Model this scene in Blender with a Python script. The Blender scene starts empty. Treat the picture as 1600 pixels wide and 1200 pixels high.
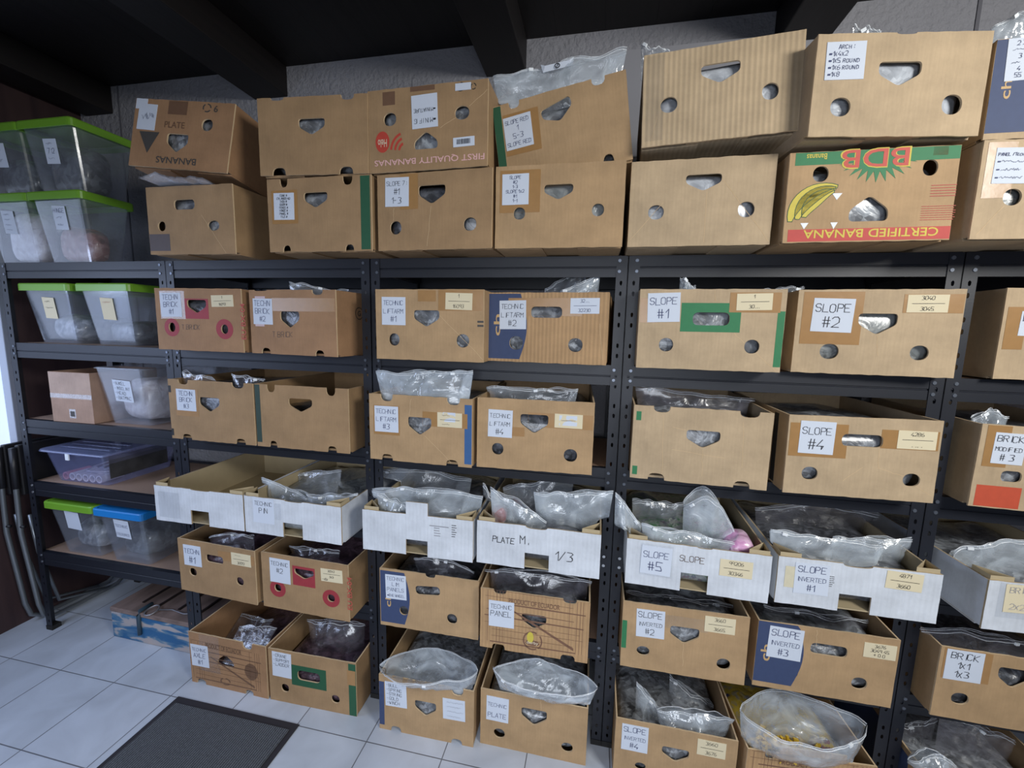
import bpy, bmesh, math, random
from mathutils import Vector, Matrix, noise
random.seed(7)
scene = bpy.context.scene
COL = scene.collection
W = 0.915                       # pitch of the shelving units

# ------------------------------------------------------------------ camera
def cam_basis(yaw, pitch, roll):
    f = Vector((-math.sin(yaw)*math.cos(pitch), math.cos(yaw)*math.cos(pitch), -math.sin(pitch)))
    r = Vector((math.cos(yaw), math.sin(yaw), 0)); u = r.cross(f)
    return r*math.cos(roll)+u*math.sin(roll), -r*math.sin(roll)+u*math.cos(roll), f
cd = bpy.data.cameras.new('camera'); cam = bpy.data.objects.new('camera', cd); COL.objects.link(cam)
r_, u_, f_ = cam_basis(0.1967, 0.1307, 0.0226)
M = Matrix((r_, u_, -f_)).transposed().to_4x4(); M.translation = Vector((2.6568, -1.4399, 1.5579))
cam.matrix_world = M
cd.sensor_width = 36.0; cd.sensor_fit = 'HORIZONTAL'; cd.lens = 653.87/1600*36.0; cd.clip_start = 0.02
scene.camera = cam
# ------------------------------------------------------------------ world, lights, exposure
world = bpy.data.worlds.new('world'); scene.world = world; world.use_nodes = True
bg = world.node_tree.nodes['Background']; bg.inputs[0].default_value = (0.56, 0.68, 0.92, 1); bg.inputs[1].default_value = 0.085
def area(name, loc, target, sx, sy, power, color):
    l = bpy.data.lights.new(name, 'AREA'); l.shape = 'RECTANGLE'; l.size = sx; l.size_y = sy; l.energy = power; l.color = color
    o = bpy.data.objects.new(name, l); COL.objects.link(o); o.location = loc
    o.rotation_euler = (Vector(target)-Vector(loc)).to_track_quat('-Z', 'Y').to_euler()
    return o
area('ceiling_lamp_light', (4.35, -1.65, 2.35), (2.9, 0.1, 1.2), 0.7, 0.45, 56, (1.0, 0.99, 0.95))
dl = area('room_daylight', (2.5, -3.1, 1.5), (1.9, 0.1, 0.15), 1.8, 1.0, 26, (0.84, 0.90, 1.0)); dl.data.spread = math.radians(100)
area('left_window_light', (-0.10, -1.0, 1.55), (1.1, -0.6, -0.4), 1.1, 1.0, 24, (0.58, 0.70, 1.0))
scene.view_settings.view_transform = 'Standard'; scene.view_settings.look = 'None'
scene.view_settings.gamma = 1.0; scene.view_settings.exposure = -0.34; scene.view_settings.use_curve_mapping = False
try:
    scene.cycles.transparent_max_bounces = 40
except Exception:
    pass

# ------------------------------------------------------------------ materials
MATS = {}
def nt_new(name):
    m = bpy.data.materials.new(name); m.use_nodes = True
    nt = m.node_tree; return m, nt, nt.nodes['Principled BSDF']
def N(nt, t, **kw):
    n = nt.nodes.new(t)
    for k, v in kw.items():
        if k in n.inputs: n.inputs[k].default_value = v
        else: setattr(n, k, v)
    return n
def plain(name, col, rough=0.6, metal=0.0, spec=0.5, bump=0.0, bscale=60, var=0.0, emit=None):
    if name in MATS: return MATS[name]
    m, nt, p = nt_new(name)
    p.inputs['Base Color'].default_value = (*col, 1); p.inputs['Roughness'].default_value = rough
    p.inputs['Metallic'].default_value = metal; p.inputs['Specular IOR Level'].default_value = spec
    tc = N(nt, 'ShaderNodeTexCoord')
    if var or bump:
        nz = N(nt, 'ShaderNodeTexNoise', Scale=bscale, Detail=5.0); nt.links.new(tc.outputs['Object'], nz.inputs['Vector'])
        if var:
            mx = N(nt, 'ShaderNodeMixRGB', blend_type='MIX')
            mx.inputs[1].default_value = (*[c*(1-var) for c in col], 1); mx.inputs[2].default_value = (*[min(1, c*(1+var)) for c in col], 1)
            nt.links.new(nz.outputs['Fac'], mx.inputs[0]); nt.links.new(mx.outputs[0], p.inputs['Base Color'])
        if bump:
            b = N(nt, 'ShaderNodeBump', Strength=bump, Distance=0.002); nt.links.new(nz.outputs['Fac'], b.inputs['Height']); nt.links.new(b.outputs[0], p.inputs['Normal'])
    if emit:
        p.inputs['Emission Color'].default_value = (*emit[0], 1); p.inputs['Emission Strength'].default_value = emit[1]
    MATS[name] = m; return m
def card_mat(key, col, corr, scale=190.0):
    name = 'cardboard_'+key
    if name in MATS: return MATS[name]
    m, nt, p = nt_new(name); L = nt.links.new
    tc = N(nt, 'ShaderNodeTexCoord')
    n1 = N(nt, 'ShaderNodeTexNoise', Scale=7.0, Detail=6.0, Roughness=0.65); L(tc.outputs['Object'], n1.inputs['Vector'])
    mp = N(nt, 'ShaderNodeMapping'); mp.inputs['Scale'].default_value = (240, 240, 14); L(tc.outputs['Object'], mp.inputs['Vector'])
    n2 = N(nt, 'ShaderNodeTexNoise', Scale=1.0, Detail=3.0); L(mp.outputs[0], n2.inputs['Vector'])
    wv = N(nt, 'ShaderNodeTexWave', wave_type='BANDS', bands_direction='X', Scale=scale/6.2832*1.0, Distortion=0.25); L(tc.outputs['Object'], wv.inputs['Vector'])
    r1 = N(nt, 'ShaderNodeMapRange'); r1.inputs['From Min'].default_value = .3; r1.inputs['From Max'].default_value = .7
    r1.inputs['To Min'].default_value = .76; r1.inputs['To Max'].default_value = 1.12; L(n1.outputs['Fac'], r1.inputs['Value'])
    r2 = N(nt, 'ShaderNodeMapRange'); r2.inputs['To Min'].default_value = .93; r2.inputs['To Max'].default_value = 1.07; L(n2.outputs['Fac'], r2.inputs['Value'])
    r3 = N(nt, 'ShaderNodeMapRange'); r3.inputs['To Min'].default_value = 1-corr*.10; r3.inputs['To Max'].default_value = 1+corr*.05; L(wv.outputs['Fac'], r3.inputs['Value'])
    a = N(nt, 'ShaderNodeMath', operation='MULTIPLY'); L(r1.outputs[0], a.inputs[0]); L(r2.outputs[0], a.inputs[1])
    b = N(nt, 'ShaderNodeMath', operation='MULTIPLY'); L(a.outputs[0], b.inputs[0]); L(r3.outputs[0], b.inputs[1])
    v = N(nt, 'ShaderNodeVectorMath', operation='SCALE'); v.inputs[0].default_value = col; L(b.outputs[0], v.inputs['Scale']); L(v.outputs[0], p.inputs['Base Color'])
    sm = N(nt, 'ShaderNodeMath', operation='ADD'); ml = N(nt, 'ShaderNodeMath', operation='MULTIPLY'); ml.inputs[1].default_value = .6*corr+.02
    L(wv.outputs['Fac'], ml.inputs[0]); L(ml.outputs[0], sm.inputs[0]); L(n1.outputs['Fac'], sm.inputs[1])
    bp = N(nt, 'ShaderNodeBump', Strength=0.35, Distance=0.004); L(sm.outputs[0], bp.inputs['Height']); L(bp.outputs[0], p.inputs['Normal'])
    p.inputs['Roughness'].default_value = .72; p.inputs['Specular IOR Level'].default_value = .3
    MATS[name] = m; return m
def film(name, tint, haze, alpha, rough=.16, crinkle=.6, scale=22, gl_rng=(.06, .6)):
    if name in MATS: return MATS[name]
    m = bpy.data.materials.new(name); m.use_nodes = True; nt = m.node_tree; nt.nodes.clear(); L = nt.links.new
    out = N(nt, 'ShaderNodeOutputMaterial'); tr = N(nt, 'ShaderNodeBsdfTransparent'); tr.inputs[0].default_value = (*[min(1, .90+.10*t) for t in tint], 1)
    di = N(nt, 'ShaderNodeBsdfDiffuse'); di.inputs[0].default_value = (*tint, 1)
    gl = N(nt, 'ShaderNodeBsdfGlossy', Roughness=rough); gl.inputs[0].default_value = (1, 1, 1, 1)
    tc = N(nt, 'ShaderNodeTexCoord'); nz = N(nt, 'ShaderNodeTexNoise', Scale=scale, Detail=4.0, Distortion=1.2); L(tc.outputs['Object'], nz.inputs['Vector'])
    bp = N(nt, 'ShaderNodeBump', Strength=crinkle, Distance=0.02); L(nz.outputs['Fac'], bp.inputs['Height']); L(bp.outputs[0], gl.inputs['Normal'])
    lw = N(nt, 'ShaderNodeLayerWeight', Blend=0.25); L(bp.outputs[0], lw.inputs['Normal'])
    mr = N(nt, 'ShaderNodeMapRange'); mr.inputs['To Min'].default_value = gl_rng[0]; mr.inputs['To Max'].default_value = gl_rng[1]; L(lw.outputs['Facing'], mr.inputs['Value'])
    s1 = N(nt, 'ShaderNodeMixShader'); s1.inputs[0].default_value = alpha; L(tr.outputs[0], s1.inputs[1]); L(di.outputs[0], s1.inputs[2])
    hz = N(nt, 'ShaderNodeMapRange'); hz.inputs['From Min'].default_value = .35; hz.inputs['From Max'].default_value = .7
    hz.inputs['To Min'].default_value = max(0, alpha-haze); hz.inputs['To Max'].default_value = min(1, alpha+haze); L(nz.outputs['Fac'], hz.inputs['Value']); L(hz.outputs[0], s1.inputs[0])
    s2 = N(nt, 'ShaderNodeMixShader'); L(mr.outputs[0], s2.inputs[0]); L(s1.outputs[0], s2.inputs[1]); L(gl.outputs[0], s2.inputs[2])
    L(s2.outputs[0], out.inputs[0]); MATS[name] = m; return m
def parts_mat(name, cols, scale=70, rough=.3):
    """small plastic pieces seen through a bag"""
    if name in MATS: return MATS[name]
    m, nt, p = nt_new(name); L = nt.links.new
    tc = N(nt, 'ShaderNodeTexCoord'); vo = N(nt, 'ShaderNodeTexVoronoi', Scale=scale); L(tc.outputs['Object'], vo.inputs['Vector'])
    nz = N(nt, 'ShaderNodeTexNoise', Scale=14.0, Detail=3.0, Distortion=1.5); L(tc.outputs['Object'], nz.inputs['Vector'])
    cr = N(nt, 'ShaderNodeValToRGB'); sp = N(nt, 'ShaderNodeSeparateColor'); L(vo.outputs['Color'], sp.inputs[0])
    md = N(nt, 'ShaderNodeMath', operation='MULTIPLY_ADD'); md.inputs[1].default_value = .35; L(sp.outputs[0], md.inputs[0]); L(nz.outputs['Fac'], md.inputs[2])
    L(md.outputs[0], cr.inputs[0]); el = cr.color_ramp.elements
    while len(el) < len(cols): el.new(.5)
    for i, c in enumerate(cols): el[i].position = .3+.6*i/max(1, len(cols)-1); el[i].color = (*c, 1)
    L(cr.outputs[0], p.inputs['Base Color'])
    bp = N(nt, 'ShaderNodeBump', Strength=.4, Distance=.02); L(nz.outputs['Fac'], bp.inputs['Height']); L(bp.outputs[0], p.inputs['Normal'])
    p.inputs['Roughness'].default_value = rough; p.inputs['Coat Weight'].default_value = .5; p.inputs['Coat Roughness'].default_value = .15
    MATS[name] = m; return m

COLS = {'navy': (.035, .055, .13), 'green': (.015, .085, .04), 'green2': (.022, .17, .065), 'darkgreen': (.025, .05, .04), 'blue': (.03, .10, .26),
 'red': (.45, .05, .03), 'rose': (.30, .03, .04), 'redband': (.45, .05, .04), 'redprint': (.40, .07, .05), 'pinkprint': (.68, .40, .38), 'bdbred': (.48, .07, .05),
 'orange': (.48, .07, .03), 'yellow': (.55, .45, .06), 'gold': (.50, .33, .15), 'cream': (.62, .52, .38), 'white': (.75, .78, .84),
 'darkprint': (.06, .055, .05), 'fadeprint': (.15, .08, .045), 'blackprint': (.02, .02, .02), 'brownprint': (.17, .085, .05), 'greypatch': (.09, .07, .07),
 'greyprint': (.25, .25, .28), 'boardpatch': (.50, .32, .16), 'pencil': (.12, .08, .06), 'k': (.015, .015, .02), 'b': (.03, .04, .12), 'p': (.38, .38, .42)}
def ink(k): return plain('print_'+k, COLS[k], .65, bump=.1, var=.12 if k not in 'kb' else 0)
STEEL = plain('black_steel', (.010, .012, .019), .45, .0, .5, bump=.08, bscale=200, var=.15)
BOLT = plain('zinc_bolt', (.5, .52, .55), .35, .8)
MDF = plain('fibre_board', (.30, .20, .145), .8, bump=.2, bscale=120, var=.1)
PAPER = {'w': plain('white_paper', (.57, .62, .71), .8, bump=.15, bscale=25), 'y': plain('beige_paper', (.66, .58, .40), .8, bump=.15, bscale=25)}
EDGE = plain('cut_cardboard_edge', (.62, .46, .28), .85, var=.15, bscale=120)
WEDGE = plain('cut_white_board_edge', (.42, .33, .21), .85, var=.2, bscale=120)
KRAFT = plain('kraft_inside', (.42, .34, .21), .85, var=.12, bscale=18)
CREASE = plain('crease_line', (.56, .40, .23), .8)
WHITEBOX = card_mat('white', (.61, .645, .70), .22, 150)
TAPE = {'brown': plain('brown_packing_tape', (.34, .19, .075), .28, bump=.2, bscale=40, var=.12),
        'pink': plain('pink_paper_tape', (.55, .42, .44), .7), 'cream': plain('cream_tape', (.60, .55, .40), .6, var=.1)}
CLEAR = film('clear_tape', (.75, .78, .82), .0, .012, .10, .1, 40, (.01, .10))
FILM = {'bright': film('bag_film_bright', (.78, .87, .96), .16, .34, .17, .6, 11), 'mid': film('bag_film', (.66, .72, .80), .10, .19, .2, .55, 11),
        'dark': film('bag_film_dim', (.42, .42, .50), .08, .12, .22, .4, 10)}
ZIP = film('zip_strip_film', (.88, .92, .97), .05, .75, .2, .1, 20)
SLIDER = plain('white_slider_plastic', (.8, .84, .88), .35)

# ------------------------------------------------------------------ mesh helpers
def link(name, me, parent=None):
    o = bpy.data.objects.new(name, me); COL.objects.link(o)
    if parent is not None: o.parent = parent
    return o
def mesh_obj(name, verts, faces, mats, parent=None, mi=None, smooth=False):
    me = bpy.data.meshes.new(name); me.from_pydata([tuple(v) for v in verts], [], faces)
    for m in (mats if isinstance(mats, (list, tuple)) else [mats]): me.materials.append(m)
    if mi: me.polygons.foreach_set('material_index', mi)
    if smooth: me.polygons.foreach_set('use_smooth', [True]*len(me.polygons))
    me.update(); return link(name, me, parent)
class MB:
    def __init__(s): s.v = []; s.f = []; s.m = []
    def box(s, x0, x1, y0, y1, z0, z1, mi=0):
        b = len(s.v)
        s.v += [(x0, y0, z0), (x1, y0, z0), (x1, y1, z0), (x0, y1, z0), (x0, y0, z1), (x1, y0, z1), (x1, y1, z1), (x0, y1, z1)]
        for q in ((0, 3, 2, 1), (4, 5, 6, 7), (0, 1, 5, 4), (1, 2, 6, 5), (2, 3, 7, 6), (3, 0, 4, 7)):
            s.f.append(tuple(b+i for i in q)); s.m.append(mi)
    def add(s, vs, fs, mi=0):
        b = len(s.v); s.v += [tuple(v) for v in vs]
        for q in fs: s.f.append(tuple(b+i for i in q)); s.m.append(mi)
    def tube(s, pts, r, seg=8, mi=0, closed=False):
        pts = [Vector(p) for p in pts]; n = len(pts); rings = []
        up = Vector((0.13, 0.31, 1)).normalized()
        for i, p in enumerate(pts):
            a = pts[(i-1) % n] if (i > 0 or closed) else p; c = pts[(i+1) % n] if (i < n-1 or closed) else p
            d = (c-a).normalized(); x = d.cross(up)
            if x.length < 1e-4: x = d.cross(Vector((1, 0, 0)))
            x.normalize(); y = d.cross(x)
            rings.append([p+x*(r*math.cos(2*math.pi*k/seg))+y*(r*math.sin(2*math.pi*k/seg)) for k in range(seg)])
        b = len(s.v)
        for R in rings: s.v += [tuple(v) for v in R]
        for i in range(n if closed else n-1):
            j = (i+1) % n
            for k in range(seg):
                l = (k+1) % seg
                s.f.append((b+i*seg+k, b+i*seg+l, b+j*seg+l, b+j*seg+k)); s.m.append(mi)
        if not closed:
            s.f.append(tuple(b+k for k in range(seg))[::-1]); s.m.append(mi)
            s.f.append(tuple(b+(n-1)*seg+k for k in range(seg))); s.m.append(mi)
    def build(s, name, mats, parent=None, smooth=False, bevel=0):
        o = mesh_obj(name, s.v, s.f, mats, parent, s.m, smooth)
        if bevel:
            md = o.modifiers.new('bevel', 'BEVEL'); md.width = bevel; md.segments = 2; md.limit_method = 'ANGLE'
        return o
def fill2d(outer, holes, thick):
    """outline with holes in local XZ -> (verts, faces) of a plate from y=0 to y=thick"""
    cu = bpy.data.curves.new('tmp', 'CURVE'); cu.dimensions = '2D'; cu.fill_mode = 'BOTH'; cu.extrude = thick/2
    for pl in [outer]+list(holes):
        sp = cu.splines.new('POLY'); sp.points.add(len(pl)-1); sp.use_cyclic_u = True
        for q, (a, b) in zip(sp.points, pl): q.co = (a, b, 0, 1)
    o = bpy.data.objects.new('tmp', cu); COL.objects.link(o)
    dg = bpy.context.evaluated_depsgraph_get(); me = bpy.data.meshes.new_from_object(o.evaluated_get(dg))
    vs = [(v.co.x, -v.co.z+thick/2, v.co.y) for v in me.vertices]; fs = [tuple(p.vertices) for p in me.polygons]
    bpy.data.objects.remove(o); bpy.data.curves.remove(cu); bpy.data.meshes.remove(me)
    return vs, fs
_font = {}
def font_mesh(txt):
    """printed lettering, centred, 1 unit wide and 1 unit high, in XZ"""
    if txt in _font: return _font[txt]
    cu = bpy.data.curves.new('tmp', 'FONT'); cu.body = txt; cu.resolution_u = 3; cu.offset = .012
    o = bpy.data.objects.new('tmp', cu); COL.objects.link(o)
    dg = bpy.context.evaluated_depsgraph_get(); me = bpy.data.meshes.new_from_object(o.evaluated_get(dg))
    xs = [v.co.x for v in me.vertices]; ys = [v.co.y for v in me.vertices]
    cx, cy = (min(xs)+max(xs))/2, (min(ys)+max(ys))/2; w, h = max(xs)-min(xs), max(ys)-min(ys)
    r = ([((v.co.x-cx)/w, (v.co.y-cy)/h) for v in me.vertices], [tuple(p.vertices) for p in me.polygons])
    bpy.data.objects.remove(o); bpy.data.curves.remove(cu); bpy.data.meshes.remove(me)
    _font[txt] = r; return r

# hand lettering: strokes on a 4 x 6 grid
GL = {'A': '002640 1232', 'B': '000636454433 033342413000 0333', 'C': '45361605011030 3041', 'D': '002041450626 0600', 'E': '40000646 0333', 'F': '000646 0333',
 'G': '4536160501103041 4123', 'H': '0006 4046 0343', 'I': '2026', 'J': '3631201001', 'K': '0006 460340', 'L': '060040', 'M': '0006234640', 'N': '00064046', 'O': '1030414536160501 0110',
 'P': '00063645443303', 'Q': '1030414536160501 0110 2240', 'R': '00063645443303 2340', 'S': '453616050413334241301001', 'T': '2026 0646', 'U': '060110304146', 'V': '062046',
 'W': '0610233046', 'X': '0046 0640', 'Y': '062346 2320', 'Z': '06460040', '0': '1030414536160501 0110', '1': '042620', '2': '051636454300 0040', '3': '0636452333413000 3342', '4': '36024230 3230',
 '5': '46060333414030 3000', '6': '3604011030414233 3303', '7': '064610', '8': '133344453616050413 13020110304142 4233', '9': '4333130405163645 4540', '#': '1016 3036 0242 0444', '/': '0046',
 '-': '0333', '.': '2021', ':': '2122 2425', '+': '0343 2125', '*': '', ' ': '', '_': '', '(': '362410', ')': '163430'}
class Ink:
    def __init__(s, y): s.v = []; s.f = []; s.y = y
    def stroke(s, pts, t):
        for (a, b), (c, d) in zip(pts, pts[1:]):
            dx, dz = c-a, d-b; l = math.hypot(dx, dz)
            if l < 1e-6: continue
            ux, uz = dx/l*t/2, dz/l*t/2; nx, nz = -uz, ux; k = len(s.v)
            s.v += [(a-ux+nx, s.y, b-uz+nz), (a-ux-nx, s.y, b-uz-nz), (c+ux-nx, s.y, d+uz-nz), (c+ux+nx, s.y, d+uz+nz)]
            s.f.append((k, k+1, k+2, k+3))
    def word(s, txt, x, z, ch, adv, t, rnd, flip=1, cx=0, cz=0):
        for c in txt:
            g = GL.get(c.upper(), ''); k = .8 if c.islower() else 1
            jx, jz, sh = rnd.uniform(-.04, .04)*ch, rnd.uniform(-.05, .05)*ch, rnd.uniform(-.02, .10)
            for st in g.split():
                P = [(int(st[i]), int(st[i+1])) for i in range(0, len(st)-1, 2)]
                Q = []
                for a, b in P:
                    X = x+jx+(a/4*.62*k+b/6*sh*k)*ch; Z = z+jz+b/6*ch*k+rnd.uniform(-.02, .02)*ch
                    Q.append((cx+(X-cx)*flip, cz+(Z-cz)*flip))
                s.stroke(Q, t)
            if c == '*':
                X = x+.2*ch; Z = z+.4*ch; s.stroke([(cx+(X-cx)*flip, cz+(Z-cz)*flip), (cx+(X+.25*ch-cx)*flip, cz+(Z-cz)*flip)], ch*.4)
            x += adv*(.55 if c in 'I1.: ' else 1)
def write(lines, u, v, w, h, y, rnd, flip=1, fillk=.86, thick=None):
    I = Ink(y); n = max(1, len(lines)); lh = h*.90/n; z = v+h*.45
    for ln in lines:
        z -= lh
        if not ln: continue
        zz = z+lh*.22
        if ln == '_':
            I.stroke([(u-w*.38, z+lh*.5), (u+w*.4, z+lh*.53)], .0011); continue
        if ln.strip('*')[:1] == '~':
            k = ln.count('~'); x0 = u-w*.4; 
            if ln[0] == '*': I.stroke([(x0, z+lh*.5), (x0+.003, z+lh*.5)], .003)
            P = [(x0+w*.1+i*w*.03, z+lh*(.38+.3*rnd.random())) for i in range(int(5*k+6)) if x0+w*.1+i*w*.03 < u+w*.42]
            P = [(u+(a-u)*flip, v+(b-v)*flip) for a, b in P]; I.stroke(P, .0007); continue
        if ln[0] == '|':
            for i in range(26):
                X = u-w*.32+i*w*.64/26; I.stroke([(X, v-h*.22), (X, v+h*.28)], w*.64/26*rnd.uniform(.2, .7))
            continue
        L = sum(.55 if c in 'I1.: ' else 1 for c in ln)
        ch = min(lh*.66, w*fillk/(L*.80)); adv = ch*.80
        x = u-L*adv/2 if not (ln[0] in '*-' and len(ln) > 3) else u-w*.43
        t = thick or max(.0009, min(.0020, ch*.072))
        I.word(ln, x, zz, ch, adv, t, rnd, flip, u, v)
    return I

# ------------------------------------------------------------------ cut-outs and cartons
def circ(cx, cz, rx, rz, n=26, sq=1.0):
    P = []
    for i in range(n):
        a = 2*math.pi*i/n; c, s = math.cos(a), math.sin(a)
        P.append((cx+rx*math.copysign(abs(c)**sq, c), cz+rz*math.copysign(abs(s)**sq, s)))
    return P
def rounded(P, r, n=4):
    out = []
    for i, p in enumerate(P):
        a = Vector(P[i-1]); b = Vector(p); c = Vector(P[(i+1) % len(P)])
        d1 = (a-b); d2 = (c-b); k = min(r, d1.length*.45, d2.length*.45); A = b+d1.normalized()*k; B = b+d2.normalized()*k
        for j in range(n+1):
            t = j/n; q = A*(1-t)**2+b*2*t*(1-t)+B*t*t; out.append((q.x, q.y))
    return out
def rotp(P, cx, cz, deg):
    a = math.radians(deg); c, s = math.cos(a), math.sin(a)
    return [(cx+(x-cx)*c-(z-cz)*s, cz+(x-cx)*s+(z-cz)*c) for x, z in P]
def hole_poly(f):
    k, u, v, w, h = f[:5]; rot = f[5] if len(f) > 5 else 0
    if k == 'R': P = circ(u, v, w/2, h/2, 24, .92)
    elif k == 'O': P = rounded([(u-w/2, v-h/2), (u+w/2, v-h/2), (u+w/2, v+h/2), (u-w/2, v+h/2)], min(w, h)*.5, 6)
    elif k == 'D': P = rounded([(u-w/2, v+h*.5), (u-w/2, v+h*.0), (u, v-h*.5), (u+w/2, v+h*.0), (u+w/2, v+h*.5)], .010, 4)
    elif k == 'U': P = rounded([(u-w/2, v-h*.5), (u-w/2, v-h*.05), (u, v+h*.5), (u+w/2, v-h*.05), (u+w/2, v-h*.5)], .012, 4)
    else: return None
    return rotp(P, u, v, rot) if rot else P
def front_outline(w, h, feats, rnd, jit=.0009):
    top = []; bot = []
    for f in feats:
        if f[0] in 'NJ': top.append(f)
        if f[0] in 'nQ': bot.append(f)
    def edge(x0, x1, z, items, sgn):
        P = []; items = sorted(items, key=lambda f: f[1]); x = x0
        def seg(a, b):
            n = max(1, int((b-a)/.02))
            for i in range(n): P.append((a+(b-a)*i/n, z+(rnd.uniform(-jit, jit) if i else 0)))
        for f in items:
            k, u, v, fw, fh = f[:5]; a, b = max(x0+.006, u-fw/2), min(x1-.006, u+fw/2)
            if k == 'Q':
                d = min(.06, max(.02, v+fh/2)); seg(x, a); P.extend(rounded_open([(a, z), (a, z+d), (b, z+d), (b, z)], .006))
            elif k == 'J':
                d = max(.012, v+fh/2-h); seg(x, a); P.extend([(a, z), (a, z+d), (b, z+d), (b, z)])
            elif k == 'N':
                d = max(.004, min(.03, h-(v-fh/2))); seg(x, a); P.extend(arc(a, b, z, -d))
            else:
                d = max(.022, min(.032, v+fh/2)); seg(x, a); P.extend(arc(a, b, z, d))
            x = b
        seg(x, x1); return P
    B = edge(-w/2, w/2, 0, bot, 1); T = edge(-w/2, w/2, h, top, 1)
    R = [(w/2+rnd.uniform(-jit, jit)*.5, h*i/8) for i in range(0, 8)]; Lf = [(-w/2+rnd.uniform(-jit, jit)*.5, h*i/8) for i in range(8, 0, -1)]
    return B+R+[(w/2, h)]+T[::-1][:-1]+Lf
def rounded_open(P, r): return P
def arc(a, b, z, d):
    P = [(a, z)]; n = 8; c = (a+b)/2; rx = (b-a)/2
    for i in range(1, n): 
        t = math.pi*(1-i/n); cc, ss = math.cos(t), math.sin(t)
        P.append((c+rx*math.copysign(abs(cc)**.7, cc), z+d*abs(ss)**.75))
    return P+[(b, z)]
def inside(P, x, z):
    r = False; n = len(P)
    for i in range(n):
        (x1, z1), (x2, z2) = P[i], P[i-1]
        if (z1 > z) != (z2 > z) and x < (x2-x1)*(z-z1)/(z2-z1)+x1: r = not r
    return r
def print_shapes(kind, u, v, w, h, bw, bh):
    """list of outlines for a printed mark"""
    R = [(u-w/2, v-h/2), (u+w/2, v-h/2), (u+w/2, v+h/2), (u-w/2, v+h/2)]
    if kind == 'blk': return [R]
    if kind in ('disc', 'oval'): return [circ(u, v, w/2, h/2, 32)]
    if kind == 'ring':
        return [[(u+w/2*math.cos(t)*k, v+h/2*math.sin(t)*k) for k, t in [(1, i*.3+s) for i in range(6)]+[(.72, (5-i)*.3+s) for i in range(6)]] for s in (0, 2.1, 4.2)]
    if kind == 'tri': return [[(u-w/2, v+h/2), (u, v-h/2), (u+w/2, v+h/2)]]
    if kind == 'navyedge':
        P = [(u-w/2, v-h/2), (u+w*.32, v-h/2)]; P += [(u+w*.32+w*.18*math.sin(math.pi*t/10*.5*2) if 0 else u+w*.32+w*.18*math.sin(math.pi*t/10), v-h/2+h*t/10) for t in range(1, 10)]
        return [P+[(u+w*.32, v+h/2), (u-w/2, v+h/2)]]
    if kind == 'burst':
        P = []; n = 13
        for i in range(n*2+1):
            a = math.pi+math.pi*i/(n*2); k = 1.0 if i % 2 else .62
            P.append((u+w/2*k*math.cos(a), v+h*.45+h*.95*k*math.sin(a)))
        return [P]
    if kind == 'swoosh':
        S = []
        for j in range(3):
            r0, r1 = .95-.26*j, .82-.26*j
            A = [(u+w*.45-w*r0*math.cos(t), v-h*.5+h*r0*math.sin(t)) for t in [.1+.13*i for i in range(10)]]
            B = [(u+w*.45-w*r1*math.cos(t), v-h*.5+h*r1*math.sin(t)) for t in [.1+.13*i for i in range(10)]]
            S.append(A+B[::-1])
        return S
    if kind == 'bananas':
        S = []
        for j, (ox, sc) in enumerate(((0, 1.0), (.22, .86), (.42, .72))):
            cx, cz = u+w*(.36+ox*.45), v-h*.46
            A = []; B = []
            for i in range(13):
                t = i/12; a = math.radians(178-95*t*sc-4*j)
                ro = h*(.86-.22*ox)*.95; th = w*.16*math.sin(math.pi*(.08+.86*t))+.001
                A.append((cx+(ro+th)*.92*math.cos(a), cz+(ro+th)*math.sin(a)*.86)); B.append((cx+(ro-th)*.92*math.cos(a), cz+(ro-th)*math.sin(a)*.86))
            S.append(A+B[::-1])
        return S
    if kind == 'crate':
        S = []; rr = random.Random(5)
        for k in range(9):
            z = v-h*.47+h*.94*k/8; a = u-w/2+rr.random()*.04; b = u+w/2-rr.random()*.05; t = rr.choice((.0012, .0022, .004)); d = rr.uniform(-.006, .004)
            S.append([(a, z), (b, z+d), (b, z+d+t), ((a+b)/2, z+d*.5+t*1.3), (a, z+t)])
        for x in (-.46, -.37, -.34, -.31, .33, .40, .43, .455): S.append([(u+w*x, v-h*.46), (u+w*x+.0012, v-h*.46), (u+w*x+.0014, v+h*.46), (u+w*x, v+h*.46)])
        S.append([(u-w*.2, v+h*.12), (u-w*.2, v+h*.15), (u+w*.38, v-h*.36), (u+w*.38, v-h*.41)])
        return S
    if kind == 'derby':
        A = circ(u, v, w/2, h/2, 28)
        return [[(x, z) for x, z in A[5:24]]+[(u+(x-u)*.84, v+(z-v)*.84) for x, z in A[5:24]][::-1], [(x, z) for x, z in A[-4:]+A[:4]]+[(u+(x-u)*.86, v+(z-v)*.86) for x, z in A[-4:]+A[:4]][::-1], circ(u, v-h*.12, w*.36, h*.14, 20)]
    return [R]

STYLE = {}
def clip_rect(P, x0, x1, z0, z1):
    for ax, lim, sg in ((0, x0, 1), (0, x1, -1), (1, z0, 1), (1, z1, -1)):
        out = []
        for i in range(len(P)):
            a, b_ = P[i-1], P[i]; da, db = (a[ax]-lim)*sg, (b_[ax]-lim)*sg
            if (da >= 0) != (db >= 0):
                t = da/(da-db); out.append((a[0]+(b_[0]-a[0])*t, a[1]+(b_[1]-a[1])*t))
            if db >= 0: out.append(b_)
        P = out
        if not P: return []
    return P
def rect_cut(x0, x1, z0, z1, holes, t):
    HL = []; e = .0003
    for Hh in holes:
        c = clip_rect(Hh, x0+e, x1-e, z0+e, z1-e)
        if len(c) > 2 and max(p[0] for p in c)-min(p[0] for p in c) > .001 and max(p[1] for p in c)-min(p[1] for p in c) > .001: HL.append(c)
    return fill2d([(x0, z0), (x1, z0), (x1, z1), (x0, z1)], HL, t)
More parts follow.
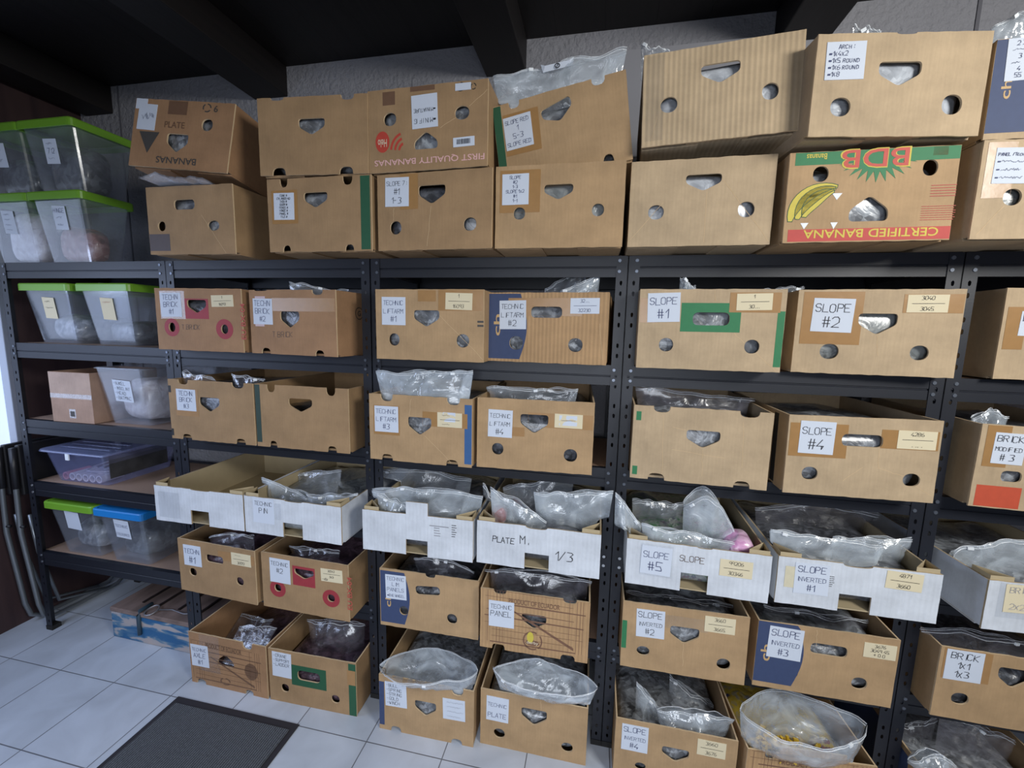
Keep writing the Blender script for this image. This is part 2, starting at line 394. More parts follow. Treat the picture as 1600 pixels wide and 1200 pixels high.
def face_parts(root, feats, w, h, rnd):
    holes = [p for p in (hole_poly(f) for f in feats) if p]
    def plate(name, P, y, t, mat, cut=True):
        HL = [Hh for Hh in holes if cut and all(inside(P, *q) for q in Hh)]
        P = [(min(max(x, -w/2+.0005), w/2-.0005), min(max(z, .001), h-.001)) for x, z in P]
        return fill2d(P, HL, t)
    nlab = 0
    for f in feats:
        k, u, v, fw, fh = f[:5]; ex = f[5:]
        if k == 'G':
            vs = []; fs = []
            for P in print_shapes(ex[0], u, v, fw, fh, w, h):
                if ex[0] == 'blk':
                    a, b = rect_cut(max(-w/2+.0005, u-fw/2), min(w/2-.0005, u+fw/2), max(.001, v-fh/2), min(h-.001, v+fh/2), holes, .0003)
                else: a, b = plate('g', P, 0, .0003, None)
                n = len(vs); vs += [(x, y-.00035-(.0002 if ex[0] in ('burst', 'tri') else 0), z) for x, y, z in a]; fs += [tuple(n+i for i in q) for q in b]
            mesh_obj('printed_patch' if ex[0] in ('blk', 'navyedge') else 'printed_mark', vs, fs, ink(ex[1]), root)
            if ex[0] == 'bananas':
                I = Ink(-.0006)
                for P in print_shapes('bananas', u, v, fw, fh, w, h): I.stroke(P+[P[0]], .0016)
                mesh_obj('printed_outline', I.v, I.f, ink('green'), root)
            if ex[0] == 'derby':
                a, b = fill2d(circ(u-fw*.12, v+fh*.16, fw*.17, fh*.3, 16), [], .0003)
                mesh_obj('printed_fruit', [(x, y-.0006, z) for x, y, z in a], b, ink('yellow'), root)
                tv, tf = font_mesh('derby'); mesh_obj('printed_name', [(u+x*fw*.6, -.0009, v-fh*.12+z*fh*.2) for x, z in tv], [q for q in tf], ink('cream'), root)
        elif k == 'T':
            txt, rot, c = ex[:3]
            if txt[0] == '~':
                n = int(txt[1]); I = Ink(-.0007)
                for i in range(n):
                    z = v-fh/2+fh*(i+.5)/n; x = u-fw/2
                    while x < u+fw/2-.003:
                        l = rnd.uniform(.003, .012); I.stroke([(x, z), (min(x+l, u+fw/2), z)], fh/n*.28); x += l+.0025
                mesh_obj('small_print', I.v, I.f, ink(c), root); continue
            tv, tf = font_mesh(txt); a = math.radians(rot); cc, ss = math.cos(a), math.sin(a); W_, H_ = (fw, fh)
            if rot == 90:
                W_, H_ = STYLE.get('len90', .16), fh
                W_ = fw if fw > fh else fh; W_ = .135; H_ = .021
            if txt == 'BDB':
                mesh_obj('printed_lettering', [(u+(x*W_*1.05*cc-z*H_*1.12*ss), -.00065, v+(x*W_*1.05*ss+z*H_*1.12*cc)) for x, z in tv], tf, ink('yellow'), root)
                I = Ink(-.0008)
            mesh_obj('printed_lettering', [(u+(x*W_*cc-z*H_*ss), -.0009 if txt == 'BDB' else -.0007, v+(x*W_*ss+z*H_*cc)) for x, z in tv], tf, ink(c), root)
            if txt == 'BDB':
                o = COL.objects[-1] if False else None
        elif k == 'W':
            txt, rot, c = ex[:3]; tv, tf = font_mesh(txt); a = math.radians(rot); cc, ss = math.cos(a), math.sin(a)
            W_, H_ = (fw*.9, fh*.5) if rot != 90 else (max(fw, fh)*.9, min(fw, fh)*.9)
            mesh_obj('printed_logo', [(u+(x*W_*cc-z*H_*ss), -.0008, v+(x*W_*ss+z*H_*cc)) for x, z in tv], tf, ink(c), root)
        elif k == 'A':
            kind = ex[0] if ex else 'brown'
            P = [(u-fw/2, v-fh/2), (u+fw/2, v-fh/2), (u+fw/2, v+fh/2), (u-fw/2, v+fh/2)]
            P = [(min(max(x, -w/2+.002), w/2-.002), min(max(z, .002), h-.002)) for x, z in P]
            a, b = rect_cut(P[0][0], P[1][0], P[0][1], P[2][1], holes, .0002)
            mesh_obj('clear_tape' if kind == 'clear' else 'packing_tape', [(x, y-.0006, z) for x, y, z in a], b, CLEAR if kind == 'clear' else TAPE[kind], root)
        elif k == 'L':
            colr, lines, inkc = ex[:3]; rot = ex[3] if len(ex) > 3 else 0
            rnd2 = random.Random(int(u*1e4)+int(v*1e4)); nx = 8; nz = 6; vs = []; fs = []
            tilt = rnd2.uniform(-.03, .03) if rot == 0 else -.03
            for j in range(nz+1):
                for i in range(nx+1):
                    x = -fw/2+fw*i/nx; z = -fh/2+fh*j/nz
                    vs.append((x, -.0012-.0006*abs(noise.noise(Vector((x*30+u*9, z*30, nlab)))), z))
            for j in range(nz):
                for i in range(nx): q = j*(nx+1)+i; fs.append((q, q+1, q+nx+2, q+nx+1))
            # a sheet with a little thickness
            n = len(vs); vs += [(x, 0.0, z) for x, y, z in vs]; 
            rim = list(range(nx+1))+[j*(nx+1)+nx for j in range(1, nz+1)]+[nz*(nx+1)+i for i in range(nx-1, -1, -1)]+[j*(nx+1) for j in range(nz-1, 0, -1)]
            for a, b in zip(rim, rim[1:]+rim[:1]): fs.append((a, a+n, b+n, b))
            lb = mesh_obj('paper_label', vs, fs, PAPER['w' if colr == 'w' else 'y'], root)
            lb.location = (u, 0, v); lb.rotation_euler = (0, tilt, 0)
            if lines:
                I = write(lines, 0, 0, fw, fh, -.0022, rnd2, -1 if rot == 180 else 1)
                if I.v: mesh_obj('handwriting' if lines[0][:1] != '|' else 'barcode', I.v, I.f, ink(inkc), lb)
            nlab += 1
        elif k == 'H':
            txt, c = ex[:2]; rnd2 = random.Random(len(txt))
            I = write([txt], u, v, fw*1.02, fh*1.5, -.0008, rnd2, 1, 1.0, .0022 if c == 'k' else .0016); mesh_obj('handwriting', I.v, I.f, ink(c), root)
def carton(name, q, feats, mat, style='card', depth=.5, seed=0):
    X, Y, z, rz, ry, rx, w, h = q; rnd = random.Random(seed); t = .005
    holes = [p for p in (hole_poly(f) for f in feats) if p]
    outl = front_outline(w, h, feats, rnd)
    vs, fs = fill2d(outl, holes, t)
    mb = MB(); white = style == 'tray'
    E = 1; b = 0
    mb.v += vs
    for fc in fs:
        A, B, C_ = (Vector(vs[i]) for i in fc[:3]); n = (B-A).cross(C_-A)
        if n.length > 0: n.normalize()
        mb.f.append(fc); mb.m.append((2 if (white and n.y > 0) else 0) if abs(n.y) > .7 else E)
    # side and back walls with light cut edges on top
    def wall(x0, x1, y0, y1, z0, z1, out):
        k = len(mb.f); mb.box(x0, x1, y0, y1, z0, z1)
        # faces: bottom, top, -y, +x, +y, -x
        mb.m[k+1] = E
        if white:
            for i, nm in ((2, '-y'), (3, '+x'), (4, '+y'), (5, '-x')):
                mb.m[k+i] = 0 if nm == out else 2
    wall(-w/2, -w/2+t, t, depth-t, .006, h-.001, '-x'); wall(w/2-t, w/2, t, depth-t, .006, h-.001, '+x'); wall(-w/2, w/2, depth-t, depth, .006, h-.001, '+y')
    mb.box(-w/2+.001, w/2-.001, .022, depth-.001, .004, .0075, 2 if white else 0)
    mb.box(-w*.2, w*.2, t, .022, .004, .0075, 2 if white else 0)
    mb.box(-w/2+.002, -w*.12, .022, depth-.002, .0, .004, 0); mb.box(w*.16, w/2-.002, .022, depth-.002, .0, .004, 0)
    if white:      # folded triangular corner posts
        d = .055
        for sx in (-1, 1):
            a = sx*(w/2-t); p = [(a, t, .008), (a-sx*d, t, .008), (a, t+d, .008)]; k = len(mb.v)
            mb.v += p+[(x, y, h+.012) for x, y, _ in p]; 
            F_ = [(0, 1, 4, 3), (1, 2, 5, 4), (2, 0, 3, 5)]
            for q_ in F_: mb.f.append(tuple(k+i for i in q_)); mb.m.append(2)
    # creases
    for f in feats:
        if f[0] == 'K':
            (x0, z0), (x1, z1) = f[1:3], f[3:5]; n = 5
            P = [(x0+(x1-x0)*i/n+rnd.uniform(-.0015, .0015), z0+(z1-z0)*i/n+rnd.uniform(-.001, .001)) for i in range(n+1)]
            P = [(min(max(a, -w/2+.003), w/2-.003), min(max(c, .003), h-.003)) for a, c in P]
            I = Ink(-.0003); I.stroke(P, .0011); k = len(mb.v); mb.v += I.v
            for q_ in I.f: mb.f.append(tuple(k+i for i in q_)); mb.m.append(3)
    o = mb.build(name, [mat, WEDGE if white else EDGE, KRAFT, CREASE])
    o.location = (X, Y, z); o.rotation_mode = 'XYZ'; o.rotation_euler = (rx, ry, rz)
    face_parts(o, [f for f in feats if f[0] != 'K'], w, h, rnd)
    return o
def tag(o, label, cat, group=None, kind=None):
    if label: o['label'] = label
    if cat: o['category'] = cat
    if group: o['group'] = group
    if kind: o['kind'] = kind
    return o
def struct(o): o['kind'] = 'structure'; return o
BOXES = {
 'T2a': ((1.1877, -0.1564, 2.0861, 0.0434, 0.1021, -0.1245, 0.3949, 0.2372),
   [['D', -0.0114, 0.089, 0.0848, 0.0658], ['R', 0.0988, 0.1594, 0.0436, 0.0421], ['L', -0.1712, 0.2189, 0.0459, 0.0353, 'w', [], 'k'], ['L', -0.1436, 0.1738, 0.0731, 0.09, 'w', ['~~~~'], 'b'], ['G', -0.1274, 0.0856, 0.0821, 0.0744, 'tri', 'darkprint'], ['T', -0.0072, 0.0283, 0.1606, 0.0232, 'BANANAS', 180, 'darkprint'], ['T', -0.0293, 0.152, 0.0805, 0.0217, 'PLATE', 0, 'fadeprint'], ['G', -0.0243, 0.2116, 0.0759, 0.0464, 'blk', 'fadeprint'], ['G', 0.0905, 0.2176, 0.0349, 0.0306, 'ring', 'darkprint'], ['T', 0.1259, 0.2156, 0.0156, 0.0229, '9', 180, 'darkprint']]),
 'T1a': ((1.1978, -0.1305, 1.8016, -0.0111, 0.0077, -0.0003, 0.3758, 0.2375),
   [['O', -0.0209, 0.1736, 0.0904, 0.0345], ['R', -0.128, 0.1005, 0.0356, 0.0355], ['R', 0.1003, 0.0984, 0.0498, 0.0352], ['G', -0.1409, 0.0427, 0.0924, 0.0599, 'blk', 'greypatch'], ['K', 0.0521, 0.1355, 0.1477, 0.003]]),
 'T2b': ((1.7282, -0.1610, 2.0410, 0.0601, 0.0064, -0.0012, 0.3787, 0.2366),
   [['D', -0.0016, 0.1458, 0.0915, 0.0502], ['N', -0.1191, 0.2339, 0.0472, 0.0133], ['N', 0.123, 0.2303, 0.045, 0.0195], ['n', -0.1217, 0.0124, 0.0482, 0.0243], ['n', 0.114, 0.0096, 0.0476, 0.0272]]),
 'T1b': ((1.7306, -0.1459, 1.8014, -0.0047, 0.0017, -0.0006, 0.3862, 0.2373),
   [['D', -0.0095, 0.1653, 0.0878, 0.0495], ['N', -0.1281, 0.2254, 0.0301, 0.032], ['N', 0.1093, 0.2255, 0.0362, 0.0343], ['n', -0.1265, 0.0111, 0.0307, 0.0222], ['n', 0.1111, 0.01, 0.0328, 0.0215], ['A', -0.128, 0.1465, 0.0996, 0.1082], ['L', -0.1296, 0.1487, 0.078, 0.0865, 'w', ['CONE #', 'CYLINDER #2', 'DISH #', 'DOOR #', 'FENCE #', 'HINGE #', 'PANEL #', 'TILE #'], 'k'], ['G', 0.1714, 0.1194, 0.0335, 0.2293, 'blk', 'green']]),
 'T2c': ((2.1143, -0.1513, 2.0404, -0.0195, -0.0017, 0.0003, 0.3913, 0.2418),
   [['R', -0.1203, 0.155, 0.0426, 0.0389], ['R', 0.1156, 0.1547, 0.0458, 0.0386], ['U', -0.0012, 0.0865, 0.0774, 0.0515], ['L', -0.0043, 0.1685, 0.0842, 0.095, 'w', ['*MINI FIG', '*MINIATURE', ''], 'k', 180], ['G', -0.1469, 0.0902, 0.0479, 0.0626, 'oval', 'red'], ['W', -0.147, 0.0869, 0.034, 0.0462, 'Helo', 180, 'cream'], ['G', -0.0948, 0.0899, 0.0532, 0.0588, 'swoosh', 'red'], ['T', 0.0058, 0.0297, 0.3628, 0.0208, 'FIRST QUALITY BANANAS', 180, 'pinkprint'], ['L', 0.1217, 0.0727, 0.0674, 0.0266, 'w', ['|||||'], 'k'], ['G', -0.1229, 0.2151, 0.0416, 0.0384, 'blk', 'fadeprint'], ['G', -0.0111, 0.2365, 0.0801, 0.0188, 'blk', 'fadeprint'], ['G', 0.1103, 0.2268, 0.028, 0.0258, 'ring', 'blackprint'], ['G', 0.1507, 0.2242, 0.018, 0.0183, 'ring', 'blackprint'], ['L', 0.1187, 0.226, 0.0489, 0.0196, 'w', [], 'k'], ['K', 0.1386, 0.1701, 0.1934, 0.2111], ['K', 0.0966, 0.1425, 0.0464, 0.1181]]),
 'T1c': ((2.1340, -0.1475, 1.8018, -0.0467, -0.0003, 0.0000, 0.3862, 0.2341),
   [['D', -0.0034, 0.1665, 0.0908, 0.0565], ['R', -0.1295, 0.0708, 0.0399, 0.0416], ['R', 0.1231, 0.0733, 0.0423, 0.0397], ['A', -0.0815, 0.1828, 0.0621, 0.1143], ['L', -0.123, 0.1796, 0.0828, 0.0881, 'w', ['SLOPE 7:', '#1', '1-3'], 'k'], ['K', -0.1357, 0.1311, -0.1363, 0.0932], ['K', -0.0051, 0.1319, -0.0209, 0.0102]]),
 'T2d': ((2.5367, -0.1069, 2.0215, -0.0844, -0.1363, 0.0295, 0.3984, 0.2403),
   [['D', -0.0021, 0.1779, 0.0918, 0.0534, 14], ['N', -0.1306, 0.2343, 0.0345, 0.0272], ['N', 0.1216, 0.2372, 0.0382, 0.0349], ['n', 0.1323, 0.0205, 0.0313, 0.0183], ['A', -0.1139, 0.1482, 0.1105, 0.1192], ['L', -0.1255, 0.1522, 0.0867, 0.0942, 'w', ['SLOPE RED', '1', '5-3', 'SLOPE RED'], 'b'], ['G', -0.1895, 0.1498, 0.0321, 0.1754, 'blk', 'green']]),
 'T1d': ((2.5257, -0.1467, 1.8017, 0.0044, -0.0003, -0.0001, 0.3797, 0.2375),
   [['D', -0.0002, 0.1586, 0.0856, 0.0439], ['R', -0.1159, 0.1014, 0.0357, 0.0355], ['R', 0.1161, 0.1047, 0.0351, 0.0355], ['A', -0.1154, 0.1643, 0.1226, 0.1212], ['L', -0.1292, 0.1706, 0.0807, 0.0881, 'w', ['SLOPE', '#2', '1-3', 'SLOPE 1x2', '#1', '1-1'], 'b']]),
 'T2e': ((2.9468, -0.1680, 2.0707, -0.0533, -0.0312, -0.0442, 0.3884, 0.2415),
   [['D', -0.0002, 0.1675, 0.095, 0.0505], ['R', -0.1259, 0.1044, 0.0432, 0.0407], ['R', 0.1198, 0.1044, 0.0387, 0.0413], ['A', -0.164, 0.1259, 0.0467, 0.2224, 'clear'], ['K', -0.1568, 0.0782, -0.1695, 0.0091]]),
 'T1e': ((2.9182, -0.1410, 1.8022, -0.0126, -0.0015, -0.0006, 0.3753, 0.2333),
   [['D', 0.0074, 0.1689, 0.0928, 0.0443], ['R', -0.1137, 0.0943, 0.0427, 0.0398], ['R', 0.1216, 0.0936, 0.0421, 0.0411], ['K', 0.0556, 0.1752, 0.1877, 0.0064], ['K', 0.0179, 0.1448, 0.0205, 0.01], ['K', -0.0954, 0.1197, -0.1816, 0.0175]]),
 'T2f': ((3.3340, -0.1972, 2.0414, 0.1340, 0.0005, -0.0017, 0.3911, 0.2291),
   [['D', -0.0011, 0.1392, 0.0962, 0.0541], ['R', -0.1276, 0.067, 0.0467, 0.0429], ['R', 0.1261, 0.0701, 0.0453, 0.0447], ['L', -0.1285, 0.1695, 0.0897, 0.0836, 'w', ['Arch:', '*1x4x2', '*1x5 round', '*1x6 round', '*1x8'], 'b'], ['N', 0.0041, 0.2302, 0.045, 0.0048]]),
 'T1f': ((3.3208, -0.1607, 1.8028, 0.0410, -0.0119, -0.0038, 0.3854, 0.2254),
   [['U', 0.0042, 0.082, 0.09, 0.0634], ['R', -0.1161, 0.1707, 0.0369, 0.0385], ['R', 0.1312, 0.1749, 0.0333, 0.0382], ['G', 0.0094, 0.2101, 0.3772, 0.0332, 'blk', 'green2'], ['G', 0.1494, 0.2139, 0.032, 0.021, 'blk', 'boardpatch'], ['G', 0.0124, 0.1821, 0.1877, 0.0754, 'burst', 'green2'], ['T', 0.005, 0.2039, 0.1521, 0.043, 'BDB', 180, 'bdbred'], ['T', -0.1295, 0.2134, 0.0474, 0.0142, 'Bananas', 180, 'yellow'], ['G', -0.1267, 0.1087, 0.1144, 0.1257, 'bananas', 'yellow'], ['G', 0.0109, 0.0182, 0.3856, 0.0307, 'blk', 'redband'], ['T', 0.0106, 0.021, 0.3104, 0.0212, 'CERTIFIED BANANA', 180, 'yellow'], ['T', 0.1657, 0.1194, 0.0538, 0.032, '~5', 180, 'redprint'], ['T', 0.1599, 0.0661, 0.0739, 0.0379, '~7', 180, 'redprint'], ['G', -0.073, 0.1134, 0.0236, 0.0166, 'tri', 'white'], ['G', -0.0738, 0.041, 0.0169, 0.0169, 'tri', 'white'], ['G', -0.1441, 0.0418, 0.0194, 0.0159, 'tri', 'white']]),
 'T2g': ((3.7521, -0.1423, 2.0412, 0.0274, -0.0077, -0.0041, 0.3949, 0.2235),
   [['G', -0.1346, 0.1216, 0.1311, 0.2139, 'blk', 'navy'], ['L', -0.1468, 0.1764, 0.0541, 0.0935, 'w', ['2 3', '~~', '3', '~', '4', '55'], 'b'], ['W', -0.1656, 0.1116, 0.0229, 0.0476, 'ch', 90, 'gold']]),
 'T1g': ((3.7397, -0.1631, 1.8022, 0.0451, -0.0006, -0.0020, 0.3951, 0.2282),
   [['R', -0.1212, 0.0968, 0.0393, 0.0386], ['A', -0.1572, 0.1591, 0.0603, 0.1276], ['L', -0.1356, 0.1685, 0.0691, 0.0812, 'w', ['PANEL (Tech)', '*~~~~', '*~~~', '*~~~~'], 'b'], ['K', -0.1357, 0.0765, -0.1847, 0.0093]]),
 '2a': ((1.1351, -0.0694, 1.4453, 0.0097, 0.0049, -0.0012, 0.3942, 0.2404),
   [['D', -0.0042, 0.1712, 0.0876, 0.0513], ['R', -0.1266, 0.0889, 0.032, 0.0369], ['R', 0.1165, 0.0876, 0.0323, 0.036], ['G', -0.0049, 0.1627, 0.1083, 0.0771, 'blk', 'rose'], ['G', -0.1266, 0.088, 0.0704, 0.0704, 'disc', 'rose'], ['G', 0.1165, 0.0876, 0.0767, 0.0771, 'disc', 'rose'], ['A', -0.1163, 0.1762, 0.1162, 0.1082, 'clear'], ['L', -0.1226, 0.1761, 0.0973, 0.0936, 'w', ['TECHN', 'BRICK', '#1'], 'b'], ['L', 0.1142, 0.1943, 0.0981, 0.0437, 'y', ['1', '_', '16093'], 'k'], ['H', -0.0369, 0.0913, 0.0836, 0.0226, 'T.BRICK', 'pencil'], ['T', 0.2013, 0.1186, 0.148, 0.0202, 'EU BX-04', 90, 'redprint']]),
 '2b': ((1.5529, -0.0746, 1.4439, -0.0900, 0.0022, -0.0001, 0.3891, 0.2374),
   [['D', -0.0088, 0.1291, 0.0868, 0.0613], ['N', -0.1402, 0.2403, 0.0636, 0.0098], ['N', 0.1174, 0.2317, 0.0483, 0.0251], ['n', -0.1265, 0.0007, 0.0431, 0.0171], ['n', 0.1191, 0.0024, 0.0394, 0.018], ['A', 0.0564, 0.1841, 0.2879, 0.048], ['L', -0.132, 0.1578, 0.0905, 0.0956, 'w', ['TECHN', 'BRICK', '#2'], 'b'], ['A', -0.1426, 0.2057, 0.0479, 0.0165, 'pink'], ['A', -0.1491, 0.1116, 0.043, 0.0185, 'pink'], ['H', -0.0437, 0.0765, 0.0935, 0.0299, 'T BRICK', 'pencil']]),
 '2c': ((2.0934, -0.0875, 1.4440, 0.0035, -0.0019, 0.0004, 0.3882, 0.2399),
   [['D', -0.0074, 0.1421, 0.093, 0.0564], ['R', -0.1269, 0.0687, 0.0403, 0.0426], ['R', 0.1217, 0.0703, 0.0456, 0.045], ['L', -0.1269, 0.1662, 0.0875, 0.0951, 'w', ['TECHNIC', 'LIFTARM', '#1'], 'b'], ['A', 0.1132, 0.2043, 0.1556, 0.0695], ['L', 0.1078, 0.2006, 0.0935, 0.055, 'y', ['1', '_', '16093'], 'k'], ['G', 0.1856, 0.1347, 0.0269, 0.0066, 'blk', 'darkprint'], ['G', 0.1858, 0.1215, 0.0269, 0.0066, 'blk', 'darkprint'], ['K', 0.0384, 0.1555, 0.1963, 0.0096], ['A', -0.0053, 0.2183, 0.0642, 0.0371]]),
 '2d': ((2.4881, -0.0312, 1.4462, -0.0646, -0.0030, 0.0002, 0.4049, 0.2347),
   [['O', -0.0001, 0.1697, 0.106, 0.0368], ['R', -0.102, 0.0651, 0.0476, 0.0459], ['R', 0.1, 0.0632, 0.0479, 0.0457], ['G', -0.1334, 0.1201, 0.1357, 0.2208, 'navyedge', 'navy'], ['W', -0.1713, 0.1248, 0.0809, 0.026, 'ch', 90, 'gold'], ['A', -0.0067, 0.1866, 0.2502, 0.0588], ['L', -0.1159, 0.1597, 0.0933, 0.0965, 'w', ['TECHNIC', 'LIFTARM', '#2'], 'k'], ['L', 0.1262, 0.1909, 0.0937, 0.0502, 'w', ['32...', '_', '32230'], 'b'], ['K', 0.1752, 0.134, 0.1899, 0.0184], ['K', -0.0006, 0.1866, -0.0337, 0.2012], ['K', 0.0047, 0.1867, 0.0154, 0.2035]]),
 '2e': ((2.9859, -0.0739, 1.4470, -0.0160, -0.0034, 0.0002, 0.4084, 0.2423),
   [['O', 0.0047, 0.1543, 0.1031, 0.0386], ['R', -0.1187, 0.0738, 0.042, 0.0414], ['R', 0.1232, 0.0743, 0.0412, 0.0411], ['G', 0.0025, 0.1582, 0.1676, 0.0864, 'blk', 'green2'], ['A', -0.1791, 0.1778, 0.053, 0.0751], ['L', -0.1324, 0.187, 0.0945, 0.0879, 'w', ['SLOPE', '#1'], 'b'], ['A', 0.1212, 0.2032, 0.1375, 0.0581], ['L', 0.1192, 0.2052, 0.0957, 0.0484, 'y', ['1', '_', '30...'], 'k'], ['G', 0.1942, 0.0971, 0.02, 0.1628, 'blk', 'green2'], ['K', 0.051, 0.1337, 0.101, 0.085], ['K', 0.1369, 0.0561, 0.1925, 0.0048], ['K', 0.0098, 0.242, 0.0148, 0.1763]]),
 '2f': ((3.4397, -0.0410, 1.4481, -0.0643, -0.0028, 0.0004, 0.4016, 0.2450),
   [['D', 0.0049, 0.1467, 0.0946, 0.0604], ['R', -0.1062, 0.0653, 0.0486, 0.045], ['R', 0.1135, 0.068, 0.0442, 0.0417], ['A', -0.1104, 0.1625, 0.153, 0.1527], ['A', 0.1318, 0.2054, 0.1423, 0.052], ['L', -0.1084, 0.1709, 0.1046, 0.0973, 'w', ['SLOPE', '#2'], 'k'], ['L', 0.1165, 0.2054, 0.0947, 0.0491, 'y', ['3040', '_', '3045'], 'k'], ['K', 0.0083, 0.1161, 0.0148, 0.0582]]),
 '2g': ((3.9493, -0.0324, 1.4493, -0.0320, -0.0003, -0.0026, 0.3951, 0.2508),
   [['A', -0.1666, 0.1415, 0.0445, 0.1158], ['L', -0.1364, 0.1543, 0.0439, 0.0665, 'w', ['BR', '#'], 'b']]),
 '3a': ((1.1775, -0.0826, 1.0856, -0.0035, 0.0020, -0.0008, 0.3971, 0.2432),
   [['D', -0.0056, 0.1488, 0.0955, 0.0586], ['N', -0.1258, 0.2382, 0.0488, 0.0288], ['N', 0.1304, 0.2351, 0.056, 0.028], ['n', -0.1256, 0.0072, 0.0497, 0.0234], ['n', 0.1298, 0.0089, 0.0467, 0.0218], ['A', -0.1123, 0.1514, 0.1088, 0.1095], ['L', -0.1145, 0.1622, 0.0925, 0.0866, 'w', ['TECHN', 'BRICK', '#3'], 'b'], ['G', -0.1923, 0.2032, 0.0133, 0.0274, 'blk', 'blackprint'], ['G', -0.1944, 0.0263, 0.0134, 0.0282, 'blk', 'blackprint']]),
 '3b': ((1.5818, -0.0832, 1.0855, 0.0034, 0.0007, -0.0001, 0.3942, 0.2432),
   [['D', -0.0018, 0.1702, 0.0999, 0.0513], ['N', -0.1265, 0.2292, 0.0371, 0.0301], ['N', 0.1265, 0.2295, 0.0385, 0.0333], ['n', -0.1265, 0.014, 0.0348, 0.0223], ['n', 0.1249, 0.0119, 0.0392, 0.0233], ['G', -0.1858, 0.1288, 0.022, 0.2244, 'blk', 'darkgreen']]),
 '3c': ((2.0685, -0.1118, 1.0847, -0.0179, -0.0021, 0.0000, 0.3806, 0.2372),
   [['D', 0.0005, 0.1314, 0.0877, 0.0635], ['N', -0.1226, 0.2252, 0.0473, 0.0254], ['N', 0.1241, 0.2251, 0.0479, 0.0245], ['n', -0.1244, 0.0066, 0.0438, 0.0223], ['n', 0.1197, 0.0058, 0.0448, 0.0215], ['A', -0.1242, 0.1452, 0.0996, 0.1048], ['L', -0.1241, 0.1492, 0.0909, 0.0927, 'w', ['TECHNIC', 'LIFTARM', '#3'], 'b'], ['A', 0.0936, 0.1599, 0.1621, 0.0506], ['L', 0.1114, 0.1611, 0.0887, 0.0505, 'y', ['~', '_', '~'], 'k'], ['L', 0.1097, 0.171, 0.0443, 0.0326, 'w', [], 'k'], ['G', 0.1803, 0.114, 0.0317, 0.2055, 'blk', 'blue'], ['K', 0.0194, 0.0994, 0.1181, 0.012], ['K', -0.0294, 0.2265, -0.0385, 0.1668]]),
 '3d': ((2.4663, -0.0899, 1.0853, 0.0424, -0.0001, -0.0000, 0.3893, 0.2421),
   [['D', -0.0006, 0.1607, 0.0933, 0.0645], ['R', -0.1225, 0.0681, 0.0402, 0.0407], ['R', 0.1229, 0.0619, 0.044, 0.0435], ['A', 0.0855, 0.1755, 0.212, 0.0487], ['A', -0.0776, 0.1316, 0.0914, 0.0308], ['L', -0.1149, 0.1564, 0.0827, 0.0938, 'w', ['TECHNIC', 'LIFTARM', '#4'], 'k'], ['L', 0.1124, 0.177, 0.0908, 0.0463, 'y', [], 'k'], ['L', 0.1109, 0.1785, 0.0581, 0.0336, 'w', ['_'], 'b']]),
 '3e': ((2.9850, -0.0756, 1.0856, -0.0315, 0.0012, -0.0001, 0.4029, 0.2407),
   [['D', 0.0103, 0.144, 0.098, 0.0555], ['N', -0.1163, 0.2341, 0.0501, 0.0257], ['N', 0.136, 0.2345, 0.055, 0.0246], ['n', -0.1202, 0.006, 0.0513, 0.0187], ['n', 0.1311, 0.0055, 0.047, 0.0207], ['G', -0.1852, 0.2062, 0.0151, 0.0291, 'blk', 'green2'], ['G', -0.1876, 0.0261, 0.0154, 0.0286, 'blk', 'green2'], ['K', -0.1116, 0.215, -0.1021, 0.0214], ['K', 0.0113, 0.1132, 0.0161, 0.0264], ['K', -0.0823, 0.1775, -0.042, 0.1698], ['K', 0.1211, 0.2071, 0.1271, 0.0668], ['K', -0.0773, 0.1052, 0.0744, 0.0903]]),
 '3f': ((3.4299, -0.0735, 1.0854, 0.0123, -0.0126, -0.0031, 0.3926, 0.2410),
   [['O', 0.0004, 0.1727, 0.1056, 0.0366], ['R', -0.1278, 0.0651, 0.0432, 0.0401], ['R', 0.136, 0.0642, 0.0432, 0.0386], ['A', -0.1148, 0.1671, 0.1538, 0.1016], ['A', 0.119, 0.1811, 0.1429, 0.0554], ['L', -0.1185, 0.1751, 0.0935, 0.0981, 'w', ['SLOPE', '#4'], 'k'], ['L', 0.1365, 0.1822, 0.0957, 0.0533, 'y', ['4286', '_', '. .. .'], 'k'], ['K', 0.0435, 0.1533, 0.0494, 0.0967], ['K', 0.0498, 0.0933, 0.1141, 0.0746], ['K', 0.1507, 0.0472, 0.1926, 0.0205], ['K', -0.0386, 0.0491, 0.0095, 0.0938]]),
 '3g': ((3.9154, -0.0654, 1.0854, -0.0189, 0.0084, 0.0027, 0.3950, 0.2387),
   [['O', -0.1111, 0.0948, 0.0475, 0.0319], ['A', -0.1567, 0.1824, 0.0553, 0.1264], ['L', -0.1289, 0.1735, 0.0722, 0.0882, 'w', ['BRICK', 'MODIFIED', '# 3'], 'k'], ['G', -0.134, 0.0339, 0.104, 0.0616, 'blk', 'orange']]),
 '4a': ((1.1831, -0.1707, 0.7769, 0.0071, 0.0030, -0.0007, 0.4039, 0.1430),
   [['Q', 0.0044, 0.0289, 0.0823, 0.0578], ['A', -0.1354, 0.0677, 0.0989, 0.1044, 'clear'], ['N', 0.0123, 0.1461, 0.0881, 0.0095]]),
 '4b': ((1.5949, -0.1730, 0.7769, -0.0100, 0.0026, -0.0005, 0.4046, 0.1427),
   [['Q', 0.0027, 0.0288, 0.0815, 0.0549], ['N', 0.0085, 0.1461, 0.0744, 0.0136], ['A', -0.0596, 0.0956, 0.0317, 0.0634, 'clear'], ['L', -0.1183, 0.0915, 0.0903, 0.0958, 'w', ['TECHNIC', 'PIN', ''], 'k']]),
